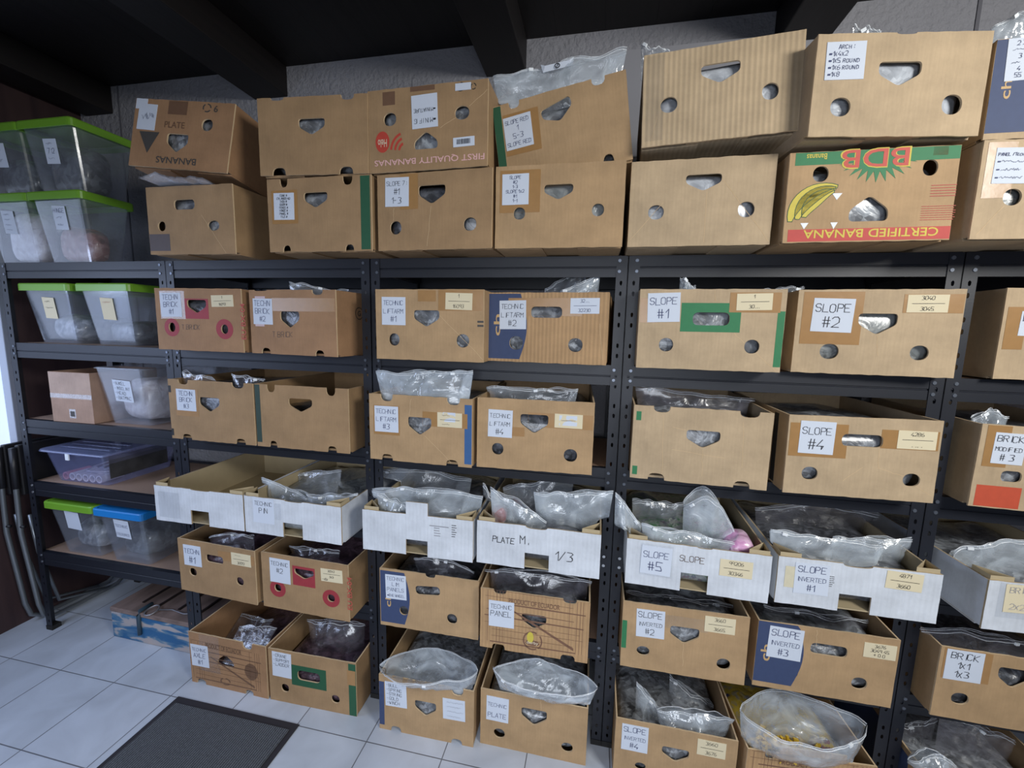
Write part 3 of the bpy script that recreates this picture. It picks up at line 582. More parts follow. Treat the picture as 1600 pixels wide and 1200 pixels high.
 '4c': ((2.0838, -0.1768, 0.7769, 0.0166, 0.0014, -0.0004, 0.3995, 0.1468),
   [['Q', 0.0005, 0.03, 0.0784, 0.0522], ['J', 0.0014, 0.1766, 0.0786, 0.0299], ['T', 0.081, 0.1153, 0.0655, 0.0096, '~1', 0, 'greyprint'], ['T', 0.075, 0.0948, 0.0209, 0.0361, '~4', 0, 'greyprint'], ['T', 0.1342, 0.1047, 0.0153, 0.0476, '~6', 0, 'blackprint']]),
 '4d': ((2.4975, -0.1687, 0.7771, -0.0107, 0.0003, -0.0002, 0.4043, 0.1488),
   [['Q', 0.0007, 0.0286, 0.0799, 0.0554], ['N', -0.003, 0.1496, 0.0709, 0.0171], ['H', -0.1105, 0.0981, 0.0737, 0.0439, 'PLATE', 'k'], ['H', -0.0401, 0.0969, 0.0333, 0.029, 'M.', 'k'], ['H', 0.0921, 0.0649, 0.0587, 0.0514, '1/3', 'k']]),
 '4e': ((2.9809, -0.1741, 0.7770, -0.0249, -0.0006, -0.0002, 0.4050, 0.1474),
   [['Q', -0.0021, 0.0333, 0.0769, 0.0597], ['N', 0.0211, 0.1539, 0.042, 0.016], ['A', -0.1143, 0.0866, 0.0963, 0.1038, 'clear'], ['L', -0.1143, 0.0866, 0.0889, 0.0914, 'w', ['SLOPE', '#5'], 'b'], ['H', -0.011, 0.1064, 0.0713, 0.0244, 'SLOPE', 'pencil'], ['L', 0.1099, 0.0944, 0.0887, 0.0518, 'y', ['99206', '_', '30346'], 'k']]),
 '4f': ((3.4082, -0.1661, 0.7770, -0.0078, -0.0033, -0.0007, 0.4032, 0.1445),
   [['Q', 0.002, 0.0277, 0.0804, 0.0497], ['N', -0.0004, 0.1452, 0.0737, 0.0181], ['A', -0.1667, 0.0851, 0.0303, 0.065, 'cream'], ['L', -0.1121, 0.0859, 0.0891, 0.0931, 'w', ['SLOPE', 'INVERTED', '#1'], 'b'], ['T', -0.0613, 0.0863, 0.0128, 0.0355, '~6', 0, 'blackprint'], ['L', 0.1136, 0.1128, 0.0874, 0.0514, 'y', ['4871', '_', '3660'], 'k']]),
 '4g': ((3.9174, -0.1518, 0.7769, 0.0374, 0.0003, 0.0004, 0.3951, 0.1419),
   [['A', -0.1302, 0.0893, 0.0837, 0.0999, 'clear'], ['L', -0.126, 0.0966, 0.0626, 0.0797, 'y', ['BRIC', '', '2x2'], 'p']]),
 '5a': ((1.1569, -0.0911, 0.4189, -0.0411, 0.0012, -0.0002, 0.3920, 0.2338),
   [['O', -0.0063, 0.1675, 0.0887, 0.0331], ['R', -0.1256, 0.0908, 0.0385, 0.0354], ['R', 0.1164, 0.0905, 0.0374, 0.0363], ['L', -0.1208, 0.1656, 0.0916, 0.0909, 'w', ['TECHN', '#1'], 'b'], ['A', 0.104, 0.1899, 0.179, 0.039], ['L', 0.1295, 0.1876, 0.0963, 0.0519, 'y', ['~', '_', '30013'], 'k']]),
 '5b': ((1.5751, -0.0987, 0.4188, -0.0223, -0.0003, 0.0001, 0.3910, 0.2336),
   [['D', 0.0009, 0.1668, 0.0876, 0.0408], ['R', -0.1238, 0.0896, 0.0315, 0.0323], ['R', 0.1181, 0.0867, 0.0328, 0.0313], ['G', -0.0009, 0.1571, 0.1012, 0.0817, 'blk', 'rose'], ['G', -0.124, 0.0864, 0.0736, 0.0711, 'disc', 'rose'], ['G', 0.1181, 0.0854, 0.0755, 0.072, 'disc', 'rose'], ['L', -0.109, 0.1651, 0.0937, 0.1019, 'w', ['TECHNIC', '#2', ''], 'k'], ['L', 0.1244, 0.1815, 0.0943, 0.0523, 'y', ['30042', '_', '3x3', '-45x'], 'k'], ['T', 0.2002, 0.1201, 0.1141, 0.0173, 'EU BX-04', 90, 'redprint']]),
 '5c': ((2.0865, -0.0840, 0.4188, 0.0097, -0.0009, 0.0005, 0.3885, 0.2325),
   [['O', -0.0022, 0.1669, 0.0975, 0.0356, 5], ['R', -0.0972, 0.0719, 0.0347, 0.0366], ['R', 0.0931, 0.0683, 0.0397, 0.04], ['G', -0.1326, 0.1197, 0.1185, 0.2105, 'navyedge', 'navy'], ['W', -0.1607, 0.1063, 0.0597, 0.0254, 'ch', 90, 'gold'], ['L', -0.1284, 0.1636, 0.0833, 0.0974, 'w', ['TECHNIC', 'LIM', 'PANELS', '*BIG WHEEL'], 'b'], ['N', 0.0081, 0.2209, 0.0401, 0.0041]]),
 '5d': ((2.4863, -0.1054, 0.4186, 0.0152, 0.0012, 0.0008, 0.3828, 0.2276),
   [['D', 0.0014, 0.1257, 0.0868, 0.0551], ['N', -0.1214, 0.2269, 0.0459, 0.0291], ['N', 0.1227, 0.228, 0.0459, 0.0313], ['n', -0.1232, 0.002, 0.0468, 0.0215], ['n', 0.1232, 0.0015, 0.0498, 0.0222], ['G', 0.0026, 0.1259, 0.365, 0.2137, 'crate', 'brownprint'], ['T', 0.0005, 0.1935, 0.1785, 0.0192, 'PRODUCT OF ECUADOR', 0, 'brownprint'], ['G', -0.0012, 0.0532, 0.0693, 0.0722, 'derby', 'brownprint'], ['L', -0.1147, 0.1379, 0.0911, 0.0983, 'w', ['TECHNIC', 'PANEL', ''], 'k']]),
 '5e': ((2.9849, -0.0823, 0.4190, 0.0032, -0.0078, -0.0010, 0.3931, 0.2393),
   [['D', 0.0036, 0.1449, 0.091, 0.0593], ['R', -0.124, 0.0673, 0.0416, 0.034], ['R', 0.1294, 0.064, 0.0414, 0.0394], ['G', -0.1888, 0.1192, 0.0169, 0.1019, 'blk', 'green2'], ['L', -0.1057, 0.1702, 0.0908, 0.0999, 'w', ['SLOPE', 'INVERTED', '#2'], 'k'], ['A', 0.0065, 0.1885, 0.1359, 0.0458, 'clear'], ['L', 0.1089, 0.1999, 0.0922, 0.0547, 'y', ['3660', '_', '3665'], 'k'], ['K', 0.0026, 0.1147, 0.0049, 0.0341]]),
 '5f': ((3.4058, -0.0700, 0.4189, 0.0015, 0.0011, 0.0014, 0.3934, 0.2307),
   [['O', 0.0097, 0.1623, 0.1029, 0.0374], ['R', -0.0899, 0.0653, 0.0444, 0.0373], ['R', 0.1044, 0.0661, 0.0433, 0.0407], ['G', -0.1283, 0.1298, 0.1393, 0.2239, 'navyedge', 'navy'], ['W', -0.168, 0.1222, 0.0639, 0.0322, 'ch', 90, 'gold'], ['L', -0.1146, 0.1635, 0.0991, 0.1078, 'w', ['SLOPE', 'INVERTED', '#3'], 'b'], ['L', 0.1461, 0.1849, 0.0864, 0.0487, 'y', ['3676', '3049 45', '+ 0 0'], 'k'], ['K', -0.0294, 0.2248, -0.0273, 0.1713]]),
 '5g': ((3.9045, -0.0715, 0.4189, -0.0125, 0.0040, 0.0021, 0.3950, 0.2304),
   [['D', -0.0131, 0.1619, 0.0757, 0.0627], ['R', -0.1303, 0.0694, 0.0444, 0.0383], ['A', -0.1294, 0.1789, 0.1181, 0.0974], ['L', -0.1362, 0.1775, 0.0931, 0.0975, 'w', ['BRICK', '1x1', '1x3'], 'k']]),
 '6a': ((1.1877, -0.1003, -0.0001, -0.0079, 0.0018, -0.0014, 0.3850, 0.2391),
   [['U', -0.0092, 0.1361, 0.082, 0.0571], ['n', -0.1425, 0.0131, 0.047, 0.0173], ['n', 0.1016, 0.0054, 0.0403, 0.0207], ['N', 0.1041, 0.22, 0.0476, 0.0252], ['G', -0.0109, 0.1132, 0.3699, 0.1909, 'crate', 'fadeprint'], ['T', -0.0171, 0.1905, 0.18, 0.0227, 'PRODUCT OF ECUADOR', 0, 'fadeprint'], ['G', -0.0168, 0.0364, 0.0538, 0.0348, 'ring', 'fadeprint'], ['G', 0.1164, 0.1097, 0.0637, 0.0753, 'oval', 'fadeprint'], ['A', -0.0889, 0.1577, 0.1001, 0.1836, 'clear'], ['L', -0.1405, 0.1338, 0.0889, 0.1004, 'w', ['TECHNIC', 'AXLE', '#1'], 'b']]),
 '6b': ((1.5877, -0.0972, -0.0001, 0.0167, 0.0022, -0.0006, 0.3931, 0.2361),
   [['O', -0.0129, 0.1389, 0.1023, 0.0437], ['R', -0.1251, 0.066, 0.0362, 0.0373], ['R', 0.104, 0.0607, 0.0372, 0.0364], ['G', -0.0131, 0.1352, 0.1572, 0.0911, 'blk', 'green'], ['A', 0.1852, 0.1696, 0.0523, 0.0639, 'brown'], ['G', 0.1838, 0.1162, 0.0385, 0.2291, 'blk', 'green'], ['L', -0.1346, 0.1704, 0.0876, 0.1101, 'w', ['-CRANE', '-SUPPORT', '-LADDER', '', ''], 'k']]),
 '6c': ((2.0858, -0.1147, -0.0003, 0.0144, 0.0038, -0.0006, 0.3778, 0.2341),
   [['D', -0.0002, 0.1224, 0.0856, 0.0618], ['n', -0.1207, 0.0113, 0.0427, 0.0203], ['n', 0.1244, 0.004, 0.0436, 0.0197], ['N', 0.1257, 0.2146, 0.0461, 0.0212], ['G', -0.1791, 0.1119, 0.0229, 0.1858, 'blk', 'navy'], ['L', -0.1191, 0.1596, 0.0878, 0.1026, 'w', ['-BULL', '-SPRING', '-STRING', '-GOLD', '-WINCH'], 'k'], ['L', 0.1131, 0.1443, 0.0864, 0.0858, 'w', ['~~~~', '~~~', '~~~~', '~~~'], 'p']]),
 '6d': ((2.4925, -0.0883, -0.0001, 0.0027, -0.0003, 0.0007, 0.3939, 0.2316),
   [['D', 0.0045, 0.1528, 0.0938, 0.0664], ['R', -0.1236, 0.0578, 0.0424, 0.0396], ['R', 0.1284, 0.0586, 0.0414, 0.0384], ['L', -0.132, 0.1578, 0.0843, 0.0994, 'w', ['TECHNIC', 'PLATE'], 'b'], ['K', 0.0286, 0.2244, 0.0297, 0.1899]]),
 '6e': ((2.9783, -0.1085, -0.0001, -0.0017, 0.0002, 0.0000, 0.3889, 0.2391),
   [['D', 0.005, 0.1404, 0.0869, 0.0524], ['R', -0.1045, 0.0691, 0.0362, 0.0287], ['L', -0.129, 0.1737, 0.0872, 0.0991, 'w', ['SLOPE', 'INVERTED', '#4'], 'b'], ['L', 0.1152, 0.1927, 0.0881, 0.058, 'y', ['3660', '_', '3676'], 'k']]),
 '6f': ((3.3832, -0.1143, -0.0002, 0.0679, 0.0005, 0.0001, 0.3786, 0.2383),
   [['N', -0.1201, 0.2264, 0.0335, 0.0297], ['J', 0.0036, 0.248, 0.1945, 0.026], ['T', -0.0353, 0.2078, 0.117, 0.0158, 'PRODUCT OF', 0, 'brownprint'], ['G', 0.0, 0.14, 0.37, 0.2, 'crate', 'brownprint']]),
 '6g': ((3.9014, -0.0781, 0.0000, -0.0072, 0.0001, -0.0000, 0.3950, 0.2403),
   []),
}
BAGS = [
  ['T2d', [2.2969, -0.05, 2.341], [2.7032, -0.05, 2.3825], {'drop': 0.12, 'slip': 1, 'op': 0.0, 'd': 'crumpled clear zip bag sticking up out of the tilted box with green edge', 'bright': 1}],
  ['T2e', [2.7443, -0.02, 2.4037], [2.8282, -0.02, 2.3881], {'drop': 0.08, 'd': 'corner of a clear bag poking up behind the big corrugated box'}],
  ['T2f', [3.2899, -0.05, 2.3837], [3.3589, -0.05, 2.3601], {'drop': 0.08, 'd': 'tip of a clear bag poking out of the box with the Arch list'}],
  ['T2g', [3.6069, -0.05, 2.3445], [3.7161, -0.05, 2.3532], {'drop': 0.08, 'arch': 0.02, 'd': 'clear bag bulging over the top of the navy printed box', 'bright': 1}],
  ['2b', [1.4887, 0.0, 1.7117], [1.7399, 0.0, 1.6834], {'drop': 0.08, 'd': 'clear bag corner over the second pencil-marked brick box'}],
  ['2d', [2.5266, 0.02, 1.6888], [2.6572, 0.02, 1.7444], {'drop': 0.1, 'd': 'bright clear zip bag rising out of the navy and brown corrugated box', 'bright': 1}],
  ['2d', [2.4601, 0.12, 1.7016], [2.6136, 0.12, 1.8001], {'drop': 0.1, 'd': 'dim clear bag behind the bright one in the corrugated box'}],
  ['2e', [2.9049, -0.01, 1.7274], [2.9533, -0.01, 1.7019], {'drop': 0.08, 'd': 'small clear bag tip above the box with green handle patch', 'bright': 1}],
  ['2f', [3.1802, 0.08, 1.708], [3.2971, 0.08, 1.7111], {'drop': 0.08, 'd': 'clear bag edge just above the box marked slope 2'}],
  ['3a', [0.9944, -0.03, 1.3523], [1.1511, -0.03, 1.3316], {'drop': 0.1, 'd': 'clear crinkled bag at the left notch of the third brick box', 'dark': 1}],
  ['3a', [1.2425, -0.04, 1.3504], [1.3912, -0.04, 1.3446], {'drop': 0.1, 'd': 'purplish clear bag over the right notch of the third brick box', 'dark': 1}],
  ['3c', [1.8897, -0.08, 1.3934], [2.2507, -0.08, 1.4125], {'drop': 0.14, 'd': 'upright flat clear zip bag standing tall in the box with blue edge stripe', 'bright': 1}],
  ['3d', [2.2711, 0.02, 1.3483], [2.6014, 0.02, 1.3528], {'drop': 0.12, 'd': 'clear zip bag along the top of the box marked liftarm 4'}],
  ['3e', [2.7993, 0.1, 1.3639], [3.1936, 0.1, 1.3372], {'drop': 0.12, 'd': 'dim clear bag at the back of the box with diamond hand hole', 'dark': 1}],
  ['3g', [3.7403, 0.0, 1.3311], [3.8253, 0.0, 1.3398], {'drop': 0.1, 'arch': 0.02, 'd': 'clear bag hump above the box with orange patch', 'bright': 1}],
  ['4b', [1.2461, 0.12, 0.905], [1.6044, 0.12, 0.9389], {'drop': 0.14, 'd': 'rearmost clear zip bag in the white tray marked pin', 'arch': -0.01}],
  ['4b', [1.3691, -0.06, 0.9424], [1.6386, -0.06, 0.886], {'drop': 0.12, 'd': 'clear zip bag leaning at left in the white tray marked pin', 'bright': 1}],
  ['4b', [1.5864, -0.08, 0.9049], [1.8072, -0.08, 0.9312], {'drop': 0.08, 'd': 'low clear zip bag at the front of the white tray marked pin', 'bright': 1}],
  ['4c', [1.7841, 0.1, 0.9634], [2.1957, 0.1, 0.9557], {'drop': 0.16, 'arch': 0.02, 'd': 'tall rear zip bag in the white tray with raised centre tab'}],
  ['4c', [1.8699, -0.09, 0.9597], [2.2939, -0.09, 0.9791], {'drop': 0.14, 'arch': 0.015, 'd': 'front zip bag in the white tray with raised centre tab', 'bright': 1}],
  ['4c', [1.9182, -0.14, 0.9682], [2.0393, -0.14, 0.9358], {'drop': 0.08, 'd': 'small folded zip bag at left in the white tray with raised tab', 'bright': 1}],
  ['4d', [2.3184, 0.12, 0.9345], [2.5968, 0.12, 1.0057], {'drop': 0.16, 'arch': 0.0, 'd': 'rear zip bag in the white tray marked plate'}],
  ['4d', [2.4669, -0.06, 0.9991], [2.735, -0.06, 1.0265], {'drop': 0.16, 'd': 'right hand zip bag in the white tray marked plate', 'bright': 1}],
  ['4d', [2.3219, -0.1, 1.0102], [2.5195, -0.1, 0.9146], {'drop': 0.12, 'arch': 0.01, 'd': 'slanting zip bag at the left of the white tray marked plate', 'bright': 1}],
  ['4d', [2.2677, 0.0, 0.9956], [2.3466, 0.0, 0.8738], {'drop': 0.14, 'd': 'narrow upright bag squeezed in the left corner of the plate tray'}],
  ['4e', [2.8111, 0.08, 0.9521], [2.9875, 0.08, 0.9517], {'drop': 0.16, 'd': 'rear zip bag with green parts in the white tray marked slope 5'}],
  ['4e', [2.7389, -0.1, 1.0433], [2.8261, -0.1, 0.9322], {'drop': 0.14, 'd': 'steep zip bag hanging over the left corner of the tray marked slope 5', 'bright': 1}],
  ['4e', [2.9567, -0.06, 1.0118], [3.1263, -0.06, 0.9059], {'drop': 0.1, 'arch': 0.09, 'op': 0.03, 'd': 'round open zip bag at the right of the tray marked slope 5', 'bright': 1}],
  ['4e', [2.8216, -0.13, 0.9568], [3.1491, -0.13, 0.9142], {'drop': 0.08, 'arch': 0.01, 'd': 'long front zip bag across the tray marked slope 5', 'bright': 1}],
  ['4f', [3.25, 0.16, 0.9341], [3.6411, 0.16, 0.9533], {'drop': 0.18, 'arch': 0.03, 'd': 'wide dim zip bag at the back of the inverted slope tray', 'dark': 1}],
  ['4f', [3.2007, -0.1, 0.9694], [3.505, -0.1, 0.9508], {'drop': 0.12, 'd': 'front zip bag in the inverted slope tray', 'bright': 1}],
  ['4f', [3.407, -0.03, 0.9394], [3.6188, -0.03, 0.9554], {'drop': 0.14, 'd': 'right zip bag standing in the inverted slope tray', 'bright': 1}],
  ['4g', [3.7033, -0.02, 0.9129], [3.9299, -0.02, 0.9832], {'drop': 0.12, 'arch': 0.02, 'd': 'clear bag heaped over the rightmost white tray', 'bright': 1}],
  ['5a', [1.0643, -0.03, 0.6366], [1.2886, -0.03, 0.6715], {'drop': 0.08, 'arch': 0.02, 'd': 'pinkish shiny bag in the box marked technic 1 below the empty tray', 'dark': 1}],
  ['5b', [1.4316, 0.0, 0.6314], [1.6668, 0.0, 0.6396], {'drop': 0.08, 'd': 'clear bag in the box with two red rings on the lowest shelf', 'dark': 1}],
  ['5c', [1.9919, 0.0, 0.6595], [2.2394, 0.0, 0.6315], {'drop': 0.08, 'arch': 0.02, 'd': 'dark clear bag in the navy-ended box above the floor box', 'dark': 1}],
  ['5d', [2.2817, -0.01, 0.6538], [2.6807, -0.01, 0.6625], {'drop': 0.12, 'arch': 0.01, 'd': 'dark clear zip bag with white slider in the wood-printed box', 'dark': 1}],
  ['5e', [2.8043, 0.05, 0.6106], [3.1975, 0.05, 0.6158], {'drop': 0.12, 'd': 'dark clear bag in the box marked inverted slope 2', 'dark': 1}],
  ['5f', [3.2711, 0.06, 0.6209], [3.6077, 0.06, 0.6157], {'drop': 0.12, 'd': 'dark clear bag in the navy-ended box marked inverted slope 3', 'dark': 1}],
  ['5g', [3.6835, -0.02, 0.6657], [3.9801, -0.02, 0.6531], {'drop': 0.14, 'arch': 0.02, 'd': 'dark clear bag in the box marked brick 1x1', 'dark': 1}],
  ['6a', [0.9694, 0.16, 0.1328], [1.1881, 0.16, 0.14], {'drop': 0.06, 'd': 'rear dark purple zip bag in the torn wood-printed floor box', 'dark': 1, 'lean': 0.1}],
  ['6a', [1.0966, 0.06, 0.1634], [1.2939, 0.06, 0.1835], {'drop': 0.06, 'd': 'middle dark purple zip bag in the torn wood-printed floor box', 'dark': 1, 'lean': 0.1}],
  ['6a', [1.1418, -0.02, 0.1723], [1.3315, -0.02, 0.2013], {'drop': 0.06, 'd': 'front dark purple zip bag in the torn wood-printed floor box', 'dark': 1, 'lean': 0.08}],
  ['6b', [1.4373, 0.08, 0.2369], [1.7228, 0.08, 0.2667], {'drop': 0.14, 'arch': 0.01, 'bulge': 0.06, 'd': 'large dark bag standing in the floor box with green handle patch', 'dark': 1}],
  ['6c', [1.8848, -0.09, 0.2439], [2.2835, -0.09, 0.3029], {'drop': 0.09, 'arch': 0.015, 'op': 0.06, 'bulge': 0.05, 'd': 'gaping clear zip bag spilling over the navy-edged floor box', 'bright': 1}],
  ['6d', [2.3403, -0.09, 0.3302], [2.7171, -0.09, 0.3287], {'drop': 0.1, 'arch': 0.0, 'op': 0.05, 'bulge': 0.04, 'd': 'wide open zip bag rising out of the floor box marked plate', 'bright': 1}],
  ['6e', [2.8578, 0.0, 0.2932], [2.9536, 0.0, 0.1977], {'drop': 0.16, 'd': 'upright pointed zip bag at left in the floor box marked inverted slope 4', 'bright': 1}],
  ['6e', [2.9247, -0.05, 0.248], [3.1754, -0.05, 0.2616], {'drop': 0.08, 'arch': 0.01, 'bulge': 0.04, 'd': 'crumpled clear bag at the front of the floor box marked inverted slope 4', 'bright': 1}],
  ['6e', [2.9953, 0.12, 0.2405], [3.1692, 0.12, 0.1428], {'drop': 0.16, 'd': 'rear dim zip bag in the floor box marked inverted slope 4'}],
  ['6f', [3.1701, -0.1, 0.3464], [3.5278, -0.1, 0.3741], {'drop': 0.18, 'arch': 0.0, 'op': 0.07, 'bulge': 0.06, 'd': 'big open zip bag of yellow parts in the wood-printed floor box', 'bright': 1}],
  ['6g', [3.7543, 0.1, 0.2141], [3.8607, 0.1, 0.2698], {'drop': 0.16, 'd': 'left dim zip bag in the rightmost floor box', 'dark': 1}],
  ['6g', [3.8266, 0.05, 0.3425], [4.0402, 0.05, 0.2803], {'drop': 0.2, 'arch': 0.0, 'd': 'right dim zip bag in the rightmost floor box', 'dark': 1}],
  ['6g', [3.6643, -0.08, 0.2681], [3.7891, -0.08, 0.2719], {'drop': 0.1, 'arch': 0.03, 'bulge': 0.04, 'd': 'shiny clear bag at the front of the rightmost floor box', 'bright': 1}],
]
# ================================================================== the room
def tex_wall():
    m, nt, p = nt_new('rough_plaster'); L = nt.links.new
    tc = N(nt, 'ShaderNodeTexCoord'); n1 = N(nt, 'ShaderNodeTexNoise', Scale=55.0, Detail=4.0); L(tc.outputs['Object'], n1.inputs['Vector'])
    n2 = N(nt, 'ShaderNodeTexNoise', Scale=3.0, Detail=3.0); L(tc.outputs['Object'], n2.inputs['Vector'])
    cr = N(nt, 'ShaderNodeValToRGB'); cr.color_ramp.elements[0].color = (.24, .24, .265, 1); cr.color_ramp.elements[1].color = (.33, .33, .36, 1); L(n2.outputs['Fac'], cr.inputs[0])
    L(cr.outputs[0], p.inputs['Base Color']); p.inputs['Roughness'].default_value = .9
    bp = N(nt, 'ShaderNodeBump', Strength=.9, Distance=.012); L(n1.outputs['Fac'], bp.inputs['Height']); L(bp.outputs[0], p.inputs['Normal']); return m
def tex_tiles():
    m, nt, p = nt_new('floor_tiles'); L = nt.links.new
    tc = N(nt, 'ShaderNodeTexCoord'); mp = N(nt, 'ShaderNodeMapping'); mp.inputs['Location'].default_value = (-.076, .178, 0); L(tc.outputs['Object'], mp.inputs['Vector'])
    br = N(nt, 'ShaderNodeTexBrick', offset=0.0, squash=1.0); br.inputs['Scale'].default_value = 1.0; br.inputs['Brick Width'].default_value = .3; br.inputs['Row Height'].default_value = .3
    br.inputs['Mortar Size'].default_value = .0022; br.inputs['Mortar Smooth'].default_value = .3; br.inputs['Bias'].default_value = 0
    br.inputs['Color1'].default_value = (.50, .55, .63, 1); br.inputs['Color2'].default_value = (.55, .60, .69, 1); br.inputs['Mortar'].default_value = (.16, .17, .20, 1)
    L(mp.outputs[0], br.inputs['Vector'])
    nz = N(nt, 'ShaderNodeTexNoise', Scale=5.0, Detail=7.0, Distortion=.8); L(tc.outputs['Object'], nz.inputs['Vector'])
    mr = N(nt, 'ShaderNodeMapRange'); mr.inputs['From Min'].default_value = .3; mr.inputs['From Max'].default_value = .7; mr.inputs['To Min'].default_value = .84; mr.inputs['To Max'].default_value = 1.08; L(nz.outputs['Fac'], mr.inputs['Value'])
    v = N(nt, 'ShaderNodeVectorMath', operation='SCALE'); L(br.outputs['Color'], v.inputs[0]); L(mr.outputs[0], v.inputs['Scale']); L(v.outputs[0], p.inputs['Base Color'])
    iv = N(nt, 'ShaderNodeMath', operation='SUBTRACT'); iv.inputs[0].default_value = 1; L(br.outputs['Fac'], iv.inputs[1])
    bp = N(nt, 'ShaderNodeBump', Strength=.6, Distance=.002); L(iv.outputs[0], bp.inputs['Height']); L(bp.outputs[0], p.inputs['Normal'])
    p.inputs['Roughness'].default_value = .33; return m
def tex_wood(name, c0, c1, sx, sy, sz, rough=.6):
    m, nt, p = nt_new(name); L = nt.links.new
    tc = N(nt, 'ShaderNodeTexCoord'); mp = N(nt, 'ShaderNodeMapping'); mp.inputs['Scale'].default_value = (sx, sy, sz); L(tc.outputs['Object'], mp.inputs['Vector'])
    nz = N(nt, 'ShaderNodeTexNoise', Scale=1.0, Detail=7.0, Distortion=.6); L(mp.outputs[0], nz.inputs['Vector'])
    cr = N(nt, 'ShaderNodeValToRGB'); cr.color_ramp.elements[0].position = .3; cr.color_ramp.elements[1].position = .72
    cr.color_ramp.elements[0].color = (*c0, 1); cr.color_ramp.elements[1].color = (*c1, 1); L(nz.outputs['Fac'], cr.inputs[0]); L(cr.outputs[0], p.inputs['Base Color'])
    bp = N(nt, 'ShaderNodeBump', Strength=.3, Distance=.004); L(nz.outputs['Fac'], bp.inputs['Height']); L(bp.outputs[0], p.inputs['Normal']); p.inputs['Roughness'].default_value = rough; return m
XL, YB, ZC = -.17, .5, 2.79
b = MB(); b.box(XL-.1, 5.6, -4.0, YB+.1, -.1, 0); struct(b.build('floor', [tex_tiles()]))
WALLM = tex_wall()
b = MB(); b.box(XL-.1, 5.6, YB, YB+.1, 0, 3.0); struct(b.build('wall_back', [WALLM]))
DARKW = tex_wood('dark_stained_wood', (.012, .008, .008), (.030, .017, .015), 2, 2, 30)
CEILW = tex_wood('dark_ceiling_wood', (.004, .003, .0035), (.009, .006, .006), 30, 1.5, 30)
LEFTW = tex_wood('brown_wall_panelling', (.028, .014, .017), (.060, .032, .032), 12, 12, 1.5)
# left wall: panelling below and beside the window
b = MB(); b.box(XL-.1, XL, .10, YB, 0, ZC); b.box(XL-.1, XL, -4.0, .10, 0, .90); b.box(XL-.1, XL, -4.0, .10, 2.15, ZC); b.box(XL-.1, XL, -4.0, -1.7, .9, 2.15)
struct(b.build('wall_left', [LEFTW]))
b = MB()
for i in range(28):
    b.box(XL+i*.2, XL+i*.2+.1995, -4.0, YB, ZC, ZC+.03)
struct(b.build('ceiling', [CEILW]))
for i, (x0, x1) in enumerate(((-.13, .055), (.94, 1.125), (2.125, 2.302), (3.272, 3.45), (4.42, 4.6))):
    b = MB(); b.box(x0, x1, -4.0, YB, 2.655, ZC); struct(b.build('trim_%d' % (i+1), [CEILW], bevel=.004))
b = MB(); b.box(3.925, 3.937, YB-.004, YB, 0, ZC); b.box(.095, .103, YB-.003, YB, 0, ZC); struct(b.build('trim_6', [plain('panel_joint', (.13, .13, .15), .8)]))
WIN = plain('daylit_curtain', (.6, .68, .85), .8, emit=((.62, .74, 1.0), 1.15))
win = struct(MB().build('window_1', [WIN])) if False else None
b = MB()
pts = []
for i in range(61):
    y = -1.68+i*.0295; pts.append((XL-.05+.006*math.sin(i*1.1), y))
vs = [(x, y, z) for z in (.92, 2.13) for x, y in pts]; n = len(pts)
fs = [(i+1, i, i+n, i+n+1) for i in range(n-1)]
win = mesh_obj('window_1', vs, fs, WIN, smooth=True); win['kind'] = 'structure'
FRM = plain('window_frame_paint', (.45, .48, .55), .5)
b = MB(); b.box(XL-.04, XL+.01, .07, .11, .9, 2.15); b.box(XL-.04, XL+.01, -1.7, -1.66, .9, 2.15); b.box(XL-.04, XL+.01, -1.7, .11, 2.1, 2.15); b.box(XL-.03, XL, -.82, -.78, .9, 2.15)
b.build('window_frame', [FRM], win, bevel=.003)
b = MB(); b.box(XL-.04, XL+.045, -1.72, .13, .875, .90); b.build('window_sill', [FRM], win, bevel=.003)

# board with rounded corners leaning on the wall behind the cartons
b = MB(); P = rounded([(-.46, 0), (.46, 0), (.46, .87), (-.46, .87)], .05, 6); a, c = fill2d(P, [], .018); 
o = mesh_obj('leaning_board', a, c, [plain('pale_grey_laminate', (.30, .30, .33), .5)]); o.location = (2.955, .44, 1.815); o.rotation_euler = (math.radians(-1.5), 0, 0)
tag(o, 'pale grey board with rounded corners leaning on the wall behind the top cartons', 'board')

